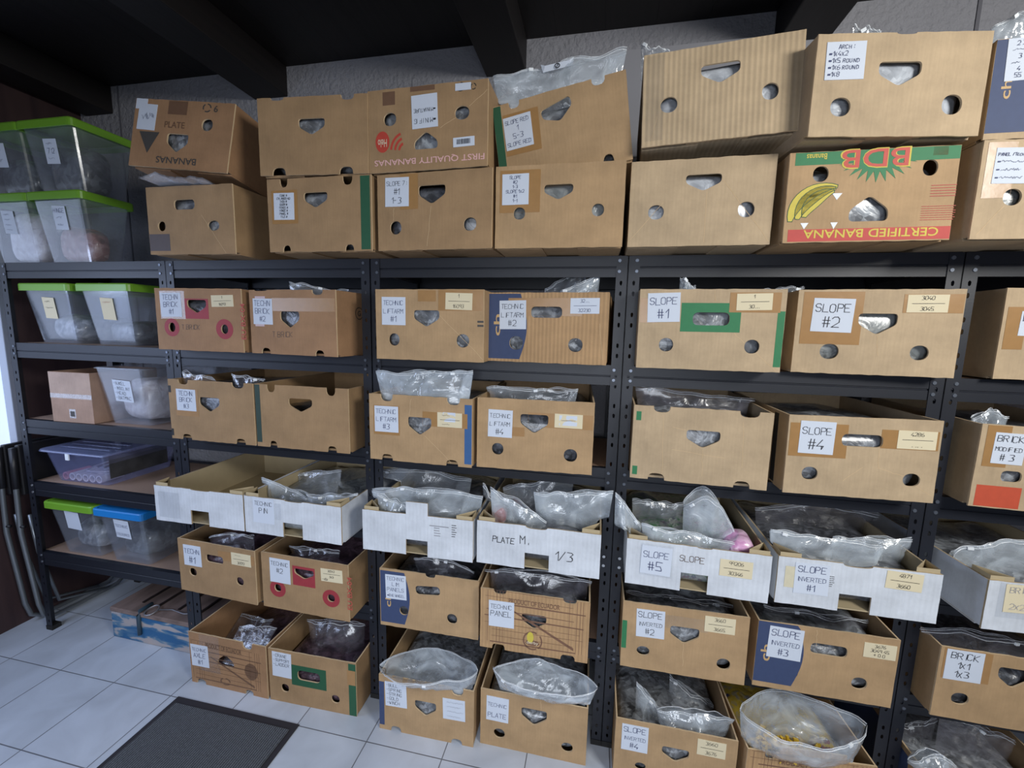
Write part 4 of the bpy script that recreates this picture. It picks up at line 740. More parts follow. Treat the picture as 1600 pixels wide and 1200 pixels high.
# ================================================================== shelving
ZS = [1.8015, 1.4446, 1.0853, .7772, .4191]
def post_mesh():
    """angle post with keyhole slots, corner at (0,0), flange towards +x and +y"""
    fl = .036; holes = []
    z = .05
    while z < 1.76:
        for dz in (0, .034):
            P = circ(.019, z+dz, .0042, .0062, 10); holes.append([(x, zz-(.003 if zz < z+dz-.003 else 0)) for x, zz in P])
        z += .102
    vs, fs = fill2d([(0, 0), (fl, 0), (fl, 1.80), (0, 1.80)], holes, .0018)
    return vs, fs
PV, PF = post_mesh()
def post(parent, x, y, fx, fy):
    mb = MB(); mb.add([(p[0]*fx, p[1]*fy, p[2]) for p in PV], [q if fx*fy > 0 else tuple(reversed(q)) for q in PF])
    mb.box(*sorted((0, .0018*fx)), *sorted((0, .034*fy)), 0, 1.80)
    # connection rivets beside every shelf
    for z in ZS:
        for dz in (-.016, -.050):
            c = circ(0, 0, .0052, .0052, 10); k = len(mb.v)
            mb.v += [(.026*fx+a, -.0022*fy, z+dz+b_) for a, b_ in c]+[(.026*fx+a*1.15, 0, z+dz+b_*1.15) for a, b_ in c]
            mb.f.append(tuple(range(k, k+10)) if fy > 0 else tuple(range(k+9, k-1, -1))); mb.m.append(3 if z == ZS[3] else 1)
            for i in range(10): mb.f.append((k+i, k+(i+1) % 10, k+10+(i+1) % 10, k+10+i)); mb.m.append(1)
    mb.box(*sorted((-.002*fx, .038*fx)), *sorted((-.002*fy, .036*fy)), 0, .022, 2)
    o = mb.build('post', [STEEL, BOLT if False else plain('dark_rivet', (.16, .18, .22), .35, .6), plain('black_rubber', (.012, .012, .012), .8), BOLT], parent); o.location = (x, y, 0); return o
def beam_mb(L_, sgn=1):
    prof = [(.0, .0), (.0, -.034), (.003, -.036), (.003, -.038), (.0005, -.040), (.0005, -.068), (.010, -.068), (.012, -.066), (.012, -.016), (.020, -.016), (.020, .0)]
    mb = MB(); n = len(prof)
    mb.v = [(0, sgn*a, c) for a, c in prof]+[(L_, sgn*a, c) for a, c in prof]
    for i in range(n):
        j = (i+1) % n; q = (i, j, n+j, n+i); mb.f.append(q if sgn < 0 else q[::-1]); mb.m.append(0)
    mb.f.append(tuple(range(n))); mb.m.append(0); mb.f.append(tuple(range(2*n-1, n-1, -1))); mb.m.append(0)
    return mb
UDESC = ['leftmost black steel shelving unit holding the lidded plastic bins', 'second black steel shelving unit from the left, its empty white tray on the middle shelf',
         'black steel shelving unit in the middle, holding the cartons marked liftarm', 'black steel shelving unit holding the cartons marked slope', 'rightmost black steel shelving unit, cut off by the edge of the photo']
for k in range(5):
    u = bpy.data.objects.new('shelving_unit', None); COL.objects.link(u); u.location = (k*W, 0, 0)
    tag(u, UDESC[k], 'shelving unit', 'steel shelving units along the wall')
    x0, x1, D = .0012, W-.0012, .445
    for (x, y, fx, fy) in ((x0, 0, 1, 1), (x1, 0, -1, 1), (x0, D, 1, -1), (x1, D, -1, -1)): post(u, x, y, fx, fy)
    for z in ZS:
        o = beam_mb(W-.012).build('beam', [STEEL], u); o.location = (.006, .0022, z)
        o = beam_mb(W-.012, -1).build('beam', [STEEL], u); o.location = (.006, D-.0022, z)
        mb = MB(); mb.box(.004, .016, .03, D-.03, z-.045, z-.016); mb.build('side_rail', [STEEL], u)
        mb = MB(); mb.box(W-.016, W-.004, .03, D-.03, z-.045, z-.016); mb.build('side_rail', [STEEL], u)
        mb = MB(); mb.box(.018, W-.018, .022, D-.022, z-.0145, z-.0005); mb.build('shelf_board', [MDF], u)

# ================================================================== cartons
A_ = card_mat('brown', (.345, .22, .115), .06); B_ = card_mat('tan', (.425, .28, .15), .08); C2 = card_mat('ribbed', (.44, .275, .14), .8, 150)
D_ = card_mat('pale', (.47, .35, .22), .10); E_ = card_mat('pale_ribbed', (.49, .37, .235), .75, 150); R_ = card_mat('reddish', (.35, .20, .105), .06)
TR = WHITEBOX
BD = {
 'T2a': (R_, 'worn leaning banana carton with upside down green BANANAS print, top left of the cartons'),
 'T1a': (A_, 'plain brown carton with a grey corner patch under the worn BANANAS carton'),
 'T2b': (A_, 'plain unmarked brown carton with one diamond hand hole, top of its stack'),
 'T1b': (A_, 'carton with a long written list and green right edge stripe on the top shelf'),
 'T2c': (A_, 'banana carton printed FIRST QUALITY BANANAS upside down in pale red'),
 'T1c': (A_, 'carton marked slope 7 under the FIRST QUALITY BANANAS carton'),
 'T2d': (B_, 'tilted carton with green left edge sunk into the carton below'),
 'T1d': (B_, 'carton with a six line label right under the tilted green edged carton'),
 'T2e': (E_, 'big pale corrugated carton with a torn hand hole, tilted on the top of its stack'),
 'T1e': (D_, 'unlabelled pale carton on the top shelf beneath the torn corrugated one'),
 'T2f': (D_, 'pale carton with the handwritten Arch list, upper right of the photo'),
 'T1f': (B_, 'banana carton printed with yellow bananas, green band and CERTIFIED BANANA on red'),
 'T2g': (D_, 'navy printed carton at the top right corner'),
 'T1g': (D_, 'pale carton with the Panel list under the navy one at the right edge'),
 '2a': (R_, 'carton with red rings, red hand hole frame and EU BX-04 on the second shelf'),
 '2b': (R_, 'carton with T BRICK in pencil under a diamond hand hole, beside the red ringed one'),
 '2c': (B_, 'carton marked TECHNIC LIFTARM #1, left of the ribbed navy ended carton'),
 '2d': (C2, 'ribbed carton with navy left end marked TECHNIC LIFTARM #2'),
 '2e': (D_, 'carton with a green rectangle around its hand hole marked SLOPE #1'),
 '2f': (D_, 'carton marked SLOPE #2 with the card 3040 over 3045'),
 '2g': (D_, 'carton cut by the right photo edge, level with the one marked SLOPE #2'),
 '3a': (A_, 'carton marked TECHN BRICK #3 with purplish bags in its notches'),
 '3b': (A_, 'unlabelled carton with dark green left edge stripe on the third shelf'),
 '3c': (B_, 'carton marked TECHNIC LIFTARM #3 with a blue right edge stripe'),
 '3d': (B_, 'carton marked TECHNIC LIFTARM #4, right of the one with the blue edge stripe'),
 '3e': (D_, 'unlabelled pale carton with two small green marks and a diamond hand hole'),
 '3f': (D_, 'carton marked SLOPE #4, standing on the third shelf'),
 '3g': (D_, 'carton marked BRICK MODIFIED #3 with an orange patch at the right edge'),
 '4a': (TR, 'empty white cardboard tray, leftmost of the trays'),
 '4b': (TR, 'white cardboard tray marked TECHNIC PIN'),
 '4c': (TR, 'white cardboard tray with a raised centre tab and small grey print'),
 '4d': (TR, 'white cardboard tray marked PLATE M. 1/3'),
 '4e': (TR, 'white cardboard tray marked SLOPE #5'),
 '4f': (TR, 'white cardboard tray marked SLOPE INVERTED #1'),
 '4g': (TR, 'white cardboard tray with beige BRIC label cut by the right photo edge'),
 '5a': (A_, 'small plain carton marked TECHN #1 under the empty white tray'),
 '5b': (A_, 'carton with two red rings marked TECHNIC #2 on the lowest shelf'),
 '5c': (B_, 'carton with navy left end and four line label on the lowest shelf'),
 '5d': (C2, 'wood printed carton PRODUCT OF ECUADOR marked TECHNIC PANEL'),
 '5e': (B_, 'carton marked SLOPE INVERTED #2'),
 '5f': (B_, 'carton with navy left end marked SLOPE INVERTED #3'),
 '5g': (B_, 'carton marked BRICK 1x1 1x3 at the right edge'),
 '6a': (R_, 'torn wood printed carton on the floor marked TECHNIC AXLE #1'),
 '6b': (A_, 'floor carton with green hand hole frame and a crane support ladder list'),
 '6c': (B_, 'floor carton with navy left edge and a bull spring string list'),
 '6d': (B_, 'floor carton marked TECHNIC PLATE'),
 '6e': (B_, 'floor carton marked SLOPE INVERTED #4'),
 '6f': (C2, 'floor carton with bananas print PRODUCT OF and a raised centre flap at the bottom edge'),
 '6g': (B_, 'blue sided floor carton at the bottom right corner'),
}
GRP = {'T': 'cartons on the top shelf', '2': 'cartons on the second shelf', '3': 'cartons on the third shelf', '4': 'white trays on the fourth shelf', '5': 'cartons on the lowest shelf', '6': 'cartons on the floor'}
SIDE = {}
for i, (key, (q, ft)) in enumerate(BOXES.items()):
    m, desc = BD[key]; tray = key[0] == '4'
    dep = .50 if not tray else .56
    if key == '5a' or key == '1': dep = .48
    o = carton('cardboard_tray' if tray else 'banana_carton', q, ft, m, 'tray' if tray else 'card', dep, i+3)
    tag(o, desc, 'tray' if tray else 'box', GRP[key[0]])
    w, h = q[6:8]
    if key == '6g':
        b = MB(); b.box(-w/2-.0004, -w/2, .05, .45, .01, .22); b.build('printed_patch', [ink('navy')], o)
    if key == '3f':
        b = MB(); b.box(-w/2-.0004, -w/2, .07, .10, .01, h-.01); b.build('printed_patch', [ink('blackprint')], o)
    if key == '2b':
        tv, tf = font_mesh('G'); I = Ink(0); I.stroke([(x, z) for x, z in circ(0, 0, .022, .022, 24)]+[(.022, 0)], .003)
        mesh_obj('printed_mark', [(w/2+.0004, .13+a, .16+c) for a, _, c in I.v]+[(w/2+.0004, .13+x*.018, .16+z*.02) for x, z in tv], I.f+[tuple(k+len(I.v) for k in t) for t in tf], ink('blackprint'), o)
    # --- a bag of loose pieces filling the carton
    if key in ('4a',): continue
    fillh = {'T': .93, '2': .93, '3': .90, '4': .80, '5': .80, '6': .72}[key[0]]
    if key in ('6a',): fillh = .35
    if key in ('6b', '3b'): fillh = .6
    rnd = random.Random(i*7+1); nu, nv = 30, 14; hx, hy, hz = w/2-.0075, dep/2-.012, (h*fillh-.012)/2
    vs = []; fs = []; e1, e2 = .32, .5; ofs = Vector((i*3.1, i*1.7, 0))
    for j in range(nv+1):
        ph = -math.pi/2+math.pi*j/nv
        for k in range(nu):
            th = 2*math.pi*k/nu; c1, s1, c2, s2 = math.cos(ph), math.sin(ph), math.cos(th), math.sin(th)
            sg = lambda a, e: math.copysign(abs(a)**e, a)
            p = Vector((hx*sg(c1, e1)*sg(c2, e1), hy*sg(c1, e1)*sg(s2, e1), hz*sg(s1, e2)))
            nn = noise.noise(p*9+ofs)*.5+noise.noise(p*26+ofs)*.25
            if j > nv*.5: p.z += nn*.035
            else: pass
            p.x = max(-hx, min(hx, p.x*(1-.05*abs(nn)))); p.y = max(-hy, min(hy, p.y*(1-.06*abs(nn)))); vs.append(p+Vector((0, 0, hz)))
    for j in range(nv):
        for k in range(nu): a = j*nu+k; c = j*nu+(k+1) % nu; fs.append((a, c, c+nu, a+nu))
    pal = {'T2f': 'silver', 'T2e': 'silver', 'T1e': 'silver', '5a': 'plum', '5b': 'plum', '6a': 'plum', '6b': 'plum', '2a': 'dark', '2b': 'dark', '3b': 'dark', '3a': 'dark', '5d': 'dark', '5c': 'dark', '6f': 'yellow', '4e': 'mixed'}.get(key, rnd.choice(('grey', 'grey', 'dark', 'grey2')))
    pc = {'silver': [(.22, .24, .27), (.40, .43, .48), (.58, .62, .68)], 'plum': [(.02, .015, .02), (.07, .045, .06), (.14, .09, .12)], 'dark': [(.02, .02, .025), (.06, .065, .075), (.16, .17, .2)],
          'grey': [(.05, .055, .06), (.16, .17, .19), (.36, .39, .43)], 'grey2': [(.08, .09, .09), (.22, .24, .25), (.30, .31, .30)], 'yellow': [(.04, .06, .18), (.55, .38, .05), (.6, .45, .07), (.3, .3, .33)], 'mixed': [(.3, .05, .05), (.1, .12, .16), (.3, .32, .3), (.08, .2, .1)]}[pal]
    f = mesh_obj('parts_bag', vs, fs, [parts_mat('bagged_parts_'+pal, pc)], smooth=True)
    f.location = Vector(q[:3])+Matrix.Rotation(q[3], 3, 'Z') @ Vector((0, dep/2, .0082)); f.rotation_euler = (q[5], q[4], q[3])
    if key in ('T2d', 'T2e', 'T2a'):
        R3 = (Matrix.Rotation(q[3], 3, 'Z') @ Matrix.Rotation(q[4], 3, 'Y') @ Matrix.Rotation(q[5], 3, 'X')); f.location = Vector(q[:3])+R3 @ Vector((0, dep/2, .0082))
    tag(f, 'bag of loose pieces inside the '+' '.join(desc.split()[:10]).rstrip(','), 'bag', 'filled bags inside the cartons')

# ================================================================== clear zip bags
def zip_bag(A, B, kw, seed, bq=None):
    box, = kw.get('box', ('',)),; A = Vector(A); B = Vector(B); rnd = random.Random(seed)
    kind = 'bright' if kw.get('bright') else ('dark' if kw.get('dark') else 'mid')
    arch = kw.get('arch', 0.0); op = kw.get('op', .0); bulge = kw.get('bulge', .022); drop = kw['drop']; lean = kw.get('lean', -.015)
    org = (A+B)/2; org.z = min(A.z, B.z)-drop
    d = (B-A); n = Vector((d.y, -d.x, 0)); n = n.normalized() if n.length else Vector((0, -1, 0))
    if n.y > 0: n = -n
    nu, nv = 26, 16; so = Vector((seed*2.7, seed*.9, 0))
    zb = min(A.z, B.z)-drop
    def pt(s, u, v, side):
        top = A.lerp(B, u); top.z += arch*math.sin(math.pi*u)
        bot = (A+B)/2+(top-(A+B)/2)*.86; bot.z = zb; bot += n*lean
        p = bot.lerp(top, v)
        c = noise.noise(Vector((u*3.2, v*2.4, side*.35))+so)*.7+noise.noise(Vector((u*9, v*6, side*.8))+so*1.3)*.38+noise.noise(Vector((u*22, v*15, side*1.7))+so)*.12
        edge = math.sin(math.pi*min(1, max(0, u)))**.6
        b_ = bulge*edge*math.sin(math.pi*min(1, v*.93+.03))**.8+op*edge*v**2.5
        p += n*(side*(b_+.0015)+c*.022*(.25+.75*edge)*(1-.25*v))
        p.z += (noise.noise(Vector((u*5, side*2, 3.3))+so)*.014)*v+op*(.15 if side < 0 else -.25)*edge*v**2
        if bq and p.z < bq[2]+bq[7]+.004 and not kw.get('over'):
            X0, w_ = bq[0], bq[6]; lx = p.x-X0; p.x = X0+max(-w_/2+.012, min(w_/2-.012, lx))
            fy = bq[1]+math.sin(bq[3])*(p.x-X0)+.009; p.y = max(p.y, fy+.001*side); p.z = max(p.z, bq[2]+.012)
        return p-org
    vs = []; fs = []
    for side in (1, -1):
        k = len(vs)
        for j in range(nv+1):
            for i in range(nu+1): vs.append(pt(0, i/nu, j/nv, side))
        for j in range(nv):
            for i in range(nu):
                a = k+j*(nu+1)+i; q = (a, a+1, a+nu+2, a+nu+1); fs.append(q if side > 0 else q[::-1])
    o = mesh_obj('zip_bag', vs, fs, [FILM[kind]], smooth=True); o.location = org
    mb = MB()
    for side in (1, -1):
        mb.tube([pt(0, i/30, .955, side)+n*(.0012*side) for i in range(31)], .0011, 5)
        mb.tube([pt(0, i/30, 1.0, side) for i in range(31)], .0007, 4)
    mb.build('zip_strip', [ZIP], o, smooth=True)
    u = rnd.choice((.12, .3, .55, .8)); c = pt(0, u, .955, 1)+n*.003; t = (pt(0, u+.02, .955, 1)-pt(0, u-.02, .955, 1)).normalized()
    mb = MB(); mb.box(-.007, .007, -.003, .003, -.0045, .0045); s = mb.build('zip_slider', [SLIDER], o, bevel=.001); s.location = c
    s.rotation_euler = (0, -math.asin(max(-1, min(1, t.z))), math.atan2(t.y, t.x))
    if kw.get('slip'):
        mb = MB(); c = pt(0, .5, .93, 1)+n*.006; mb.add([(-.045, 0, -.012), (.045, 0, -.008), (.05, 0, .014), (.036, -.004, .006), (-.036, -.004, .004), (-.05, 0, .012)], [(0, 1, 2, 3, 4, 5)])
        mb.add([(-.045, .001, -.012), (.045, .001, -.008), (.05, .001, .014), (.036, -.003, .006), (-.036, -.003, .004), (-.05, .001, .012)], [(5, 4, 3, 2, 1, 0)])
        s = mb.build('paper_slip', [PAPER['w']], o); s.location = c; s.rotation_euler = (0, math.radians(-6), 0)
        I = Ink(-.005); I.stroke(circ(0, -.003, .007, .006, 16)+[(.007, -.003)], .0022); I.stroke([(-.002, -.006), (.002, 0)], .002); mesh_obj('handwriting', I.v, I.f, ink('k'), s)
    tag(o, kw['d'], 'bag', 'clear zip bags showing above the boxes')
for i, (bx_, A, B, kw) in enumerate(BAGS): zip_bag(A, B, kw, i+1, BOXES[bx_][0])

# flat empty bag squashed between the two leftmost cartons
vs = []; fs = []; nu, nv = 26, 12
for j in range(nv+1):
    for i in range(nu+1):
        u, v = i/nu, j/nv; x = 1.075+.235*u; y = -.185+.15*v
        z = 2.046+.012*math.sin(3*u+1)*(1-v)+.02*max(0, noise.noise(Vector((u*4, v*3, 1.5))))*(1-v)+.004*noise.noise(Vector((u*14, v*9, .5)))
        if u < .15: x -= .02*(1-v)
        vs.append((x, y, z))
n = len(vs); vs += [(x, y, z-.004) for x, y, z in vs]
for j in range(nv):
    for i in range(nu): a = j*(nu+1)+i; fs += [(a, a+1, a+nu+2, a+nu+1), (n+a+nu+1, n+a+nu+2, n+a+1, n+a)]
o = mesh_obj('folded_bag', vs, fs, [film('milky_bag', (.62, .64, .70), .1, .75, .3, .8, 30)], smooth=True); tag(o, 'milky white plastic bag squashed between the two leftmost top cartons', 'bag')

# yellow, red and blue pieces lying in the open bag of the front floor carton
def bricks(name, cx, cy, cz, col, n, r, label):
    rnd = random.Random(n); mb = MB()
    for i in range(n):
        s = .008; c = Vector((cx+rnd.gauss(0, r), cy+rnd.gauss(0, .02), cz+abs(rnd.gauss(0, .012)))); k = len(mb.v); mb.box(-s, s, -s*.5, s*.5, -s*.4, s*.4)
        R3 = Matrix.Rotation(rnd.uniform(0, 6), 3, Vector((rnd.random(), rnd.random(), rnd.random())).normalized())
        mb.v[k:] = [tuple(R3 @ Vector(v)+c) for v in mb.v[k:]]
    o = mb.build(name, [plain('abs_plastic_'+name, col, .3)]); o['kind'] = 'stuff'; tag(o, label, 'bricks')
bricks('yellow_pieces', 3.31, -.06, .205, (.62, .40, .03), 160, .055, 'heap of small yellow plastic pieces in the open bag at the bottom')
bricks('red_pieces', 3.45, -.06, .20, (.45, .06, .05), 30, .018, 'few small red plastic pieces in the open bag at the bottom')

# ================================================================== plastic bins in the left unit
def bin_shell(name, x, y, z, wb, wt, db, dt, h, parent=None, mat=None, th=.0015):
    mb = MB(); o = []
    def ring(w, d, zz, ins=0): return [(a, zz_, ) for a, zz_ in ()]
    def rr(w, d, zz): return [(a, b_, zz) for a, b_ in rounded([(-w/2, 0), (w/2, 0), (w/2, d), (-w/2, d)], .022, 4)]
    off = (dt-db)/2
    R0 = [(a, b_+off, c) for a, b_, c in rr(wb, db, 0)]; R1 = rr(wt, dt, h); n = len(R0)
    R0i = [(a*.985, (b_-dt/2)*.985+dt/2, .002) for a, b_, c in R0]; R1i = [(a*.985, (b_-dt/2)*.985+dt/2, h) for a, b_, c in R1]
    mb.v = R0+R1+R1i+R0i
    for r in range(3):
        for i in range(n): j = (i+1) % n; mb.f.append((r*n+i, r*n+j, (r+1)*n+j, (r+1)*n+i)); mb.m.append(0)
    mb.f.append(tuple(range(n))[::-1]); mb.m.append(0); mb.f.append(tuple(range(3*n, 4*n))); mb.m.append(0)
    # rim
    P = [(a*1.02, (b_-dt/2)*1.02+dt/2) for a, b_, c in R1]; mb.tube([(a, b_, h-.004) for a, b_ in P], .003, 6, 0, True)
    ob = mb.build(name, [mat], parent, smooth=False); ob.location = (x, y, z); return ob
BIN = film('clear_bin_plastic', (.60, .66, .78), .02, .085, .16, .05, 6, (.03, .28))
def lid(parent, wt, dt, h, col, name):
    mb = MB(); P = rounded([(-wt/2-.012, -.012), (wt/2+.012, -.012), (wt/2+.012, dt+.012), (-wt/2-.012, dt+.012)], .02, 4); n = len(P)
    Q = [(a*.93, (b_-dt/2)*.95+dt/2) for a, b_ in P]
    lay = [(P, h-.022), (P, h+.006), ([(a*.985, (b_-dt/2)*.985+dt/2) for a, b_ in P], h+.011), (Q, h+.011), (Q, h+.006)]
    for L_, zz in lay: mb.v += [(a, b_, zz) for a, b_ in L_]
    for r in range(len(lay)-1):
        for i in range(n): j = (i+1) % n; mb.f.append((r*n+i, r*n+j, (r+1)*n+j, (r+1)*n+i)); mb.m.append(0)
    mb.f.append(tuple(range(4*n, 5*n))); mb.m.append(0)
    k = len(mb.v); mb.v += [(a*.97, (b_-dt/2)*.97+dt/2, h-.022) for a, b_ in P]
    for i in range(n): j = (i+1) % n; mb.f.append((j, i, k+i, k+j)); mb.m.append(0)
    return mb.build('lid', [plain(name, col, .35, bump=.05)], parent)
def lump(label, x0, x1, y0, y1, z0, z1, cols, key, seed, cat='bag', name='parts_bag', scale=40):
    nu, nv = 26, 12; vs = []; fs = []; hx, hy, hz = (x1-x0)/2, (y1-y0)/2, (z1-z0)/2; so = Vector((seed, seed*2.2, 0))
    for j in range(nv+1):
        ph = -math.pi/2+math.pi*j/nv
        for k in range(nu):
            th = 2*math.pi*k/nu; sg = lambda a, e: math.copysign(abs(a)**e, a); c1, s1, c2, s2 = math.cos(ph), math.sin(ph), math.cos(th), math.sin(th)
            p = Vector((hx*sg(c1, .5)*sg(c2, .5), hy*sg(c1, .5)*sg(s2, .5), hz*sg(s1, .6))); nn = noise.noise(p*11+so)*.6+noise.noise(p*28+so)*.3
            p *= 1-.16*abs(nn); 
            if s1 > 0: p.z += nn*hz*.5*s1
            vs.append(p+Vector((0, 0, hz)))
    for j in range(nv):
        for k in range(nu): a = j*nu+k; c = j*nu+(k+1) % nu; fs.append((a, c, c+nu, a+nu))
    o = mesh_obj(name, vs, fs, [parts_mat('bagged_'+key, cols, scale, .35)], smooth=True); o.location = ((x0+x1)/2, (y0+y1)/2, z0+.004); tag(o, label, cat); return o
def pbin(x, y, z, wb, wt, h, lidc, lab, label, content, d=.38, lines=None, labpos=.62, lw=.07, lh=.095, paper='w', inkc='b', lx=0):
    o = bin_shell('storage_bin', x, y, z, wb, wt, d-.07, d, h, None, BIN)
    if lidc: lid(o, wt, d, h, *lidc)
    if lab:
        vz = h*labpos; ang = math.atan2(.035, h)
        s = mesh_obj('paper_label', [(-lw/2, 0, -lh/2), (lw/2, 0, -lh/2), (lw/2, 0, lh/2), (-lw/2, 0, lh/2), (-lw/2, .0006, -lh/2), (lw/2, .0006, -lh/2), (lw/2, .0006, lh/2), (-lw/2, .0006, lh/2)],
                     [(0, 1, 2, 3), (7, 6, 5, 4), (0, 4, 5, 1), (1, 5, 6, 2), (2, 6, 7, 3), (3, 7, 4, 0)], PAPER[paper], o)
        s.location = (lx, .035*(1-labpos)-.0028, vz); s.rotation_euler = (ang, .05, 0)
        if lines:
            I = write(lines, 0, 0, lw, lh, -.001, random.Random(3), 1); mesh_obj('handwriting', I.v, I.f, ink(inkc), s)
    tag(o, label, 'bin', 'lidded storage bins in the left unit' if lidc else None)
    if content:
        cols, key, f, cl = content; lump(cl, x-wb/2+.012, x+wb/2-.012, y+.05, y+d-.06, z+.002, z+h*f, cols, key, x*10+z)
    return o
GR = ((.16, .36, .03), 'green_lid_plastic'); BL = ((.015, .20, .56), 'blue_lid_plastic')
gp = [(.05, .06, .07), (.22, .24, .27), (.5, .52, .56)]; br = [(.12, .05, .04), (.32, .15, .13), (.42, .28, .26)]; wh = [(.5, .45, .5), (.75, .72, .76), (.85, .84, .88)]; dk = [(.02, .025, .03), (.08, .09, .1), (.2, .22, .24)]
pbin(.400, -.015, 1.803, .235, .275, .272, GR, 1, 'green lidded clear bin holding reddish pieces, directly on the top shelf', (br, 'reddish', .55, 'reddish pieces inside the lower right green lidded top bin'), lines=['HINGE', '~~', '~~'], labpos=.66, d=.19)
pbin(.105, -.015, 1.803, .235, .275, .272, GR, 1, 'green lidded clear bin holding white papers, on the top shelf at the left edge', (wh, 'whitish', .8, 'white papers inside the lower left green lidded top bin'), lines=['~~', '~~', '~~', '~~'], labpos=.62, d=.19)
pbin(.385, -.012, 2.090, .235, .275, .268, GR, 1, 'green lidded clear bin of dark pieces, stacked above the one with reddish pieces', (dk, 'darkish', .75, 'dark pieces inside the upper right green lidded top bin'), lines=['~~', '7:2', '~~'], labpos=.6, d=.24)
pbin(.095, -.012, 2.090, .235, .275, .268, GR, 1, 'green lidded clear bin, uppermost at the left photo edge', (dk, 'darkish', .6, 'dark pieces inside the uppermost left green lidded bin'), lines=['~~', '~~'], labpos=.6, d=.24)
pbin(.205, .03, 1.4455, .225, .275, .258, GR, 1, 'left green lidded clear bin on the second shelf, above the small brown box', (gp, 'greyish', .5, 'grey bags inside the left bin of the second shelf'), lines=['~~', '~~~', ''], paper='y', inkc='k')
pbin(.540, .03, 1.4455, .225, .275, .258, GR, 1, 'right green lidded clear bin on the second shelf', (dk, 'darkish', .4, 'dark pieces inside the right bin of the second shelf'), lines=['~~~', '', ''], paper='y', inkc='redprint')
pbin(.590, .02, 1.0862, .225, .275, .262, None, 1, 'open clear bin with a four line note, beside the small brown box', (wh, 'whitish', .75, 'whitish bags inside the open clear bin'), lines=['-NIKEL', '-INSCLINT', '-HEAD', '-BATMAC'], labpos=.60, lw=.10, lh=.10, inkc='k')
pbin(.245, .0, .4199, .215, .275, .262, GR, 1, 'green lidded clear bin on the lowest shelf beside the blue lidded one', (gp, 'greyish', .55, 'pieces inside the green lidded bin of the lowest shelf'), labpos=.7, lw=.085)
pbin(.545, -.005, .4199, .215, .262, .262, BL, 1, 'blue lidded clear bin on the lowest shelf', (dk, 'darkish', .55, 'dark pieces inside the blue lidded bin'), lines=['TECHNIC', 'COLOURED'], labpos=.68, lw=.085)

lump('pink pieces in a bag at the right of the tray marked SLOPE #5', 3.075, 3.160, -.150, -.04, .786, .938, [(.45, .18, .38), (.60, .30, .52), (.7, .5, .65)], 'pink', 5.3)
lump('small red pieces in a bag at the left of the tray marked PLATE', 2.32, 2.375, -.09, -.03, .80, .935, [(.30, .03, .03), (.45, .08, .07), (.5, .3, .3)], 'red', 8.1)
# small brown box
def small_box():
    w, h, d = .235, .232, .30; mb = MB(); t = .004
    mb.box(-w/2, w/2, 0, t, 0, h); mb.box(-w/2, -w/2+t, t, d, 0, h); mb.box(w/2-t, w/2, t, d, 0, h); mb.box(-w/2+t, w/2-t, d-t, d, 0, h); mb.box(-w/2+t, w/2-t, t, d-t, 0, t)
    mb.box(-w/2+.004, w/2-.004, .01, d-.01, h-.05, h-.045)
    o = mb.build('small_box', [card_mat('small', (.40, .26, .19), .3)]); o.location = (.315, .012, 1.0862); o.rotation_euler = (0, 0, .02)
    tag(o, 'small taped brown cardboard box beside the open clear bin', 'box')
    m = MB(); m.box(-w/2-.0004, w/2+.0004, -.0007, -.0002, .112, .132); m.box(-.018, .018, -.0007, -.0002, .02, .062); m.build('clear_tape', [film('shiny_tape', (.7, .66, .66), .1, .45, .12, .3, 50)], o)
    m = MB(); m.box(-w/2, w/2, -.0004, 0, .108, h-.002); m.build('upper_flap', [card_mat('flap', (.46, .33, .26), .3)], o)
    m = MB(); m.box(-.012, .012, -.001, -.0006, .028, .052); m.build('printed_mark', [ink('darkprint')], o)
small_box()

# flat clear box with lid, cables and rolls
o = bin_shell('flat_storage_box', .27, .02, .7785, .31, .355, .30, .36, .155, None, film('bluish_box_plastic', (.42, .48, .85), .02, .10, .12, .05, 6, (.03, .3)))
tag(o, 'flat bluish clear box with a clear lid holding white rolls and cable', 'bin')
mb = MB(); P = rounded([(-.195, -.012), (.195, -.012), (.195, .372), (-.195, .372)], .025, 4); a, c = fill2d(P, [], .006); mb.add([(x, z, .158+y) for x, y, z in a], [q[::-1] for q in c])
P2 = [(x, y) for x, y in P]; mb.tube([(x, y, .156) for x, y in P2], .004, 6, 0, True)
for k in range(7): mb.box(-.15, .15, .05+k*.045, .054+k*.045, .163, .1655)
mb.build('lid', [film('bluish_lid_plastic', (.45, .52, .85), .03, .22, .12, .1, 6, (.05, .4))], o)
mb = MB(); mb.box(-.02, .0, -.017, -.012, .125, .155); mb.box(.005, .025, -.017, -.012, .125, .155) if False else None; mb.build('latch', [SLIDER], o)
mb = MB(); mb.box(.168, .1705, .03, .30, .035, .14); s = mb.build('picture_insert', [plain('dark_picture_print', (.05, .05, .055), .4, var=.9, bscale=16)], o); s.rotation_euler = (0, .0, 0)
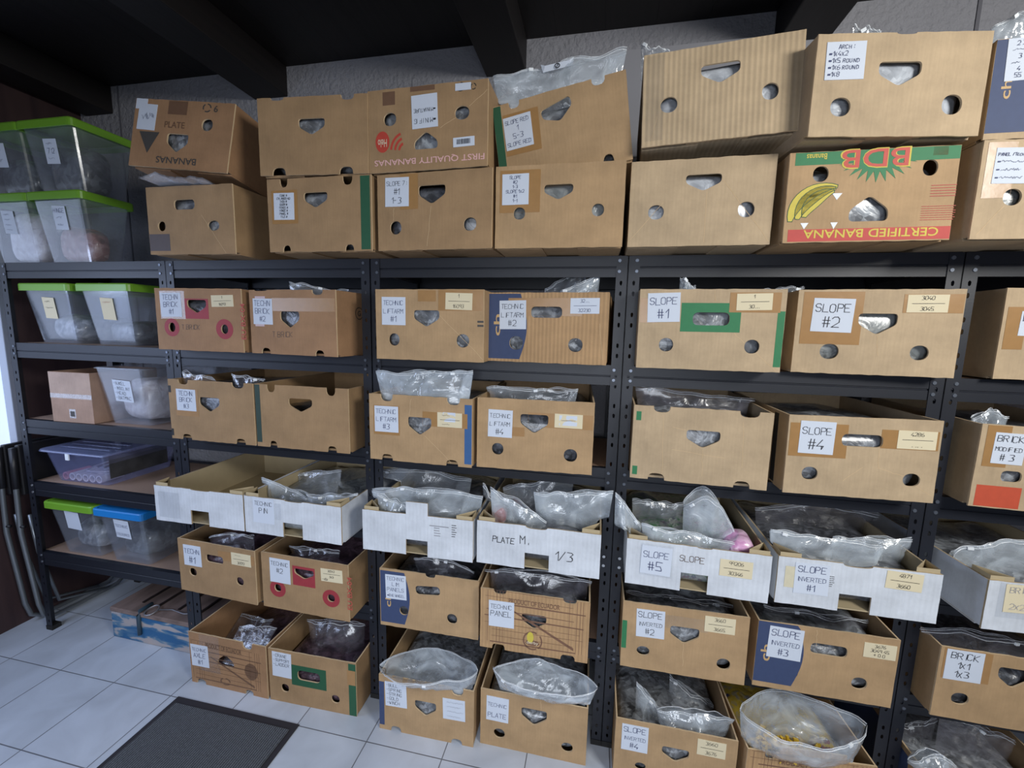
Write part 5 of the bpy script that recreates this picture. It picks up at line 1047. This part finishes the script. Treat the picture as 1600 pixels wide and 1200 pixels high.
for k in range(6):
    mb = MB(); r0, r1, L_ = .019, .013, .10; vs = []
    for yy in (0, L_):
        for r in (r0, r1): vs += [(r*math.cos(t*math.pi/8), yy, r*math.sin(t*math.pi/8)) for t in range(16)]
    mb.v = vs
    for t in range(16):
        u = (t+1) % 16; mb.f += [(t, u, 16+u, 16+t), (32+u, 32+t, 48+t, 48+u), (u, t, 32+t, 32+u), (16+t, 16+u, 48+u, 48+t)]; mb.m += [0]*4
    q = mb.build('white_roll', [plain('white_roll_paper', (.70, .66, .72), .6)] if k else [plain('pink_roll_paper', (.55, .22, .26), .6)], smooth=False); q.location = (.155+k*.041, .055, .7785+.023)
    tag(q, 'pinkish roll standing first in the row inside the flat clear box' if k == 0 else 'white roll inside the flat clear box, %s in the row' % ['', 'right beside the pinkish one', 'third from the left', 'fourth from the left', 'second from the right end', 'at the right end'][k], 'roll', 'rolls in the flat clear box')
mb = MB()
for k in range(4):
    rr_ = .035+.008*k; mb.tube([(.30+rr_*1.5*math.cos(t*.3), .17+rr_*1.8*math.sin(t*.3), .795+.012*k+.004*math.sin(t*.9)) for t in range(21)], .0028, 6, 0, True)
tag(mb.build('cable_coil', [plain('white_cable_rubber', (.6, .58, .66), .5)], smooth=True), 'coiled white cable behind the rolls in the flat clear box', 'cable')

# ================================================================== painted wooden case under the left unit
def tex_case():
    m, nt, p = nt_new('worn_blue_paint'); L = nt.links.new
    tc = N(nt, 'ShaderNodeTexCoord'); mp = N(nt, 'ShaderNodeMapping'); mp.inputs['Scale'].default_value = (7, 7, 26); L(tc.outputs['Object'], mp.inputs['Vector'])
    nz = N(nt, 'ShaderNodeTexNoise', Scale=1.0, Detail=6.0, Distortion=.5); L(mp.outputs[0], nz.inputs['Vector'])
    cr = N(nt, 'ShaderNodeValToRGB'); cr.color_ramp.interpolation = 'LINEAR'; e = cr.color_ramp.elements
    e[0].position = .44; e[0].color = (.02, .11, .26, 1); e[1].position = .52; e[1].color = (.10, .20, .30, 1)
    q = e.new(.56); q.color = (.36, .34, .36, 1); q = e.new(.75); q.color = (.42, .36, .34, 1)
    L(nz.outputs['Fac'], cr.inputs[0]); L(cr.outputs[0], p.inputs['Base Color']); p.inputs['Roughness'].default_value = .6
    bp = N(nt, 'ShaderNodeBump', Strength=.5, Distance=.004); L(nz.outputs['Fac'], bp.inputs['Height']); L(bp.outputs[0], p.inputs['Normal']); return m
CASE = tex_case()
mb = MB(); mb.box(0, .60, 0, .36, 0, .135); case = mb.build('wooden_case', [CASE], bevel=.005); case.location = (.372, .035, 0); case.rotation_euler = (0, 0, -.02)
tag(case, 'wooden case with worn blue paint on the floor under the left unit', 'case')
mb = MB(); mb.box(-.002, .602, -.002, .362, .137, .160); mb.build('lid', [tex_wood('worn_lid_wood', (.10, .07, .06), (.26, .19, .17), 10, 3, 20)], case, bevel=.004)
mb = MB()
for k, (x, l) in enumerate(((.12, .3), (.22, .33), (.34, .3), (.46, .28))): mb.box(x, x+.012, .06, .06+l, .1605, .166)
mb.build('lid_batten', [DARKW], case)
mb = MB(); mb.tube([(.185, .06, .168), (.185, .0, .168), (.185, -.007, .150), (.185, -.008, .05)], .009, 6); mb.build('metal_strap', [plain('blue_strap_paint', (.03, .06, .09), .5)], case, smooth=True)
mb = MB(); mb.tube([(.235+.026*math.cos(t*.45), .02+.03*math.sin(t*.45), .168+.006*math.sin(t*.45)) for t in range(14)], .0035, 8, 0, True)
mb.tube([(.255, .03, .167), (.32, .05, .165), (.40, .04, .164), (.47, .06, .165)], .003, 6); mb.build('ring_pull', [plain('worn_steel', (.30, .30, .33), .4, .7)], case, smooth=True)

# ================================================================== folded chairs leaning at the left wall
TUB = plain('grey_steel_tube', (.22, .24, .26), .3, .6); BLKP = plain('black_plastic', (.015, .015, .018), .4)
for k, x in enumerate((-.125, -.055)):
    mb = MB(); y0 = -.02+.012*k; dx = .0
    mb.tube([(x, y0+.0, .93), (x, y0-.005, .76), (x, y0-.01, .52), (x, y0+.02, .12), (x, y0+.035, .05), (x, y0+.07, .022), (x, .18, .016), (x, .36, .016), (x, .40, .04), (x, .405, .12), (x, .41, .93)], .0105, 10)
    ch = mb.build('folding_chair', [TUB], smooth=True)
    tag(ch, ['folded steel tube chair standing edge on against the left wall', 'folded steel tube chair standing edge on beside the left shelf post'][k], 'chair', 'folded chairs between wall and shelf')
    mb = MB(); mb.tube([(x+.018, y0+.02, .60), (x+.018, y0+.035, .40), (x+.018, y0+.09, .10), (x+.018, .30, .03)], .008, 8); mb.build('leg', [TUB], ch, smooth=True)
    mb = MB(); mb.box(x-.012, x+.012, y0+.012, .40, .70, .95); mb.build('seat', [BLKP], ch, bevel=.006)
    mb = MB(); mb.tube([(x, y0, .94), (x, y0-.004, .74)], .0135, 10); mb.tube([(x-.01, y0-.008, .55), (x+.025, y0-.008, .55)], .008, 8); mb.build('sleeve', [BLKP], ch, smooth=True)

# ================================================================== floor mat
def tex_mat():
    m, nt, p = nt_new('ribbed_mat_pile'); L = nt.links.new
    tc = N(nt, 'ShaderNodeTexCoord'); wv = N(nt, 'ShaderNodeTexWave', wave_type='BANDS', bands_direction='X', Scale=36.0, Distortion=1.2, Detail=1.0); wv.inputs['Detail Scale'].default_value = 6; L(tc.outputs['Object'], wv.inputs['Vector'])
    nz = N(nt, 'ShaderNodeTexNoise', Scale=260.0, Detail=3.0); L(tc.outputs['Object'], nz.inputs['Vector'])
    ad = N(nt, 'ShaderNodeMath', operation='MULTIPLY'); L(wv.outputs['Fac'], ad.inputs[0]); L(nz.outputs['Fac'], ad.inputs[1])
    cr = N(nt, 'ShaderNodeValToRGB'); cr.color_ramp.elements[0].color = (.030, .034, .040, 1); cr.color_ramp.elements[1].color = (.17, .185, .21, 1); cr.color_ramp.elements[1].position = .6; L(ad.outputs[0], cr.inputs[0])
    L(cr.outputs[0], p.inputs['Base Color']); bp = N(nt, 'ShaderNodeBump', Strength=1.0, Distance=.004); L(ad.outputs[0], bp.inputs['Height']); L(bp.outputs[0], p.inputs['Normal']); p.inputs['Roughness'].default_value = .95; return m
mb = MB(); mb.box(0, .575, -.80, 0, 0, .0035); mat_ = mb.build('floor_mat', [plain('mat_border_rubber', (.022, .020, .026), .7)], bevel=.001); mat_.location = (1.012, -.175, .0002)
tag(mat_, 'dark grey ribbed doormat on the white tiles', 'mat')
mb = MB(); mb.box(.022, .553, -.778, -.030, .0035, .0075); mb.build('mat_pile', [tex_mat()], mat_, bevel=.001)
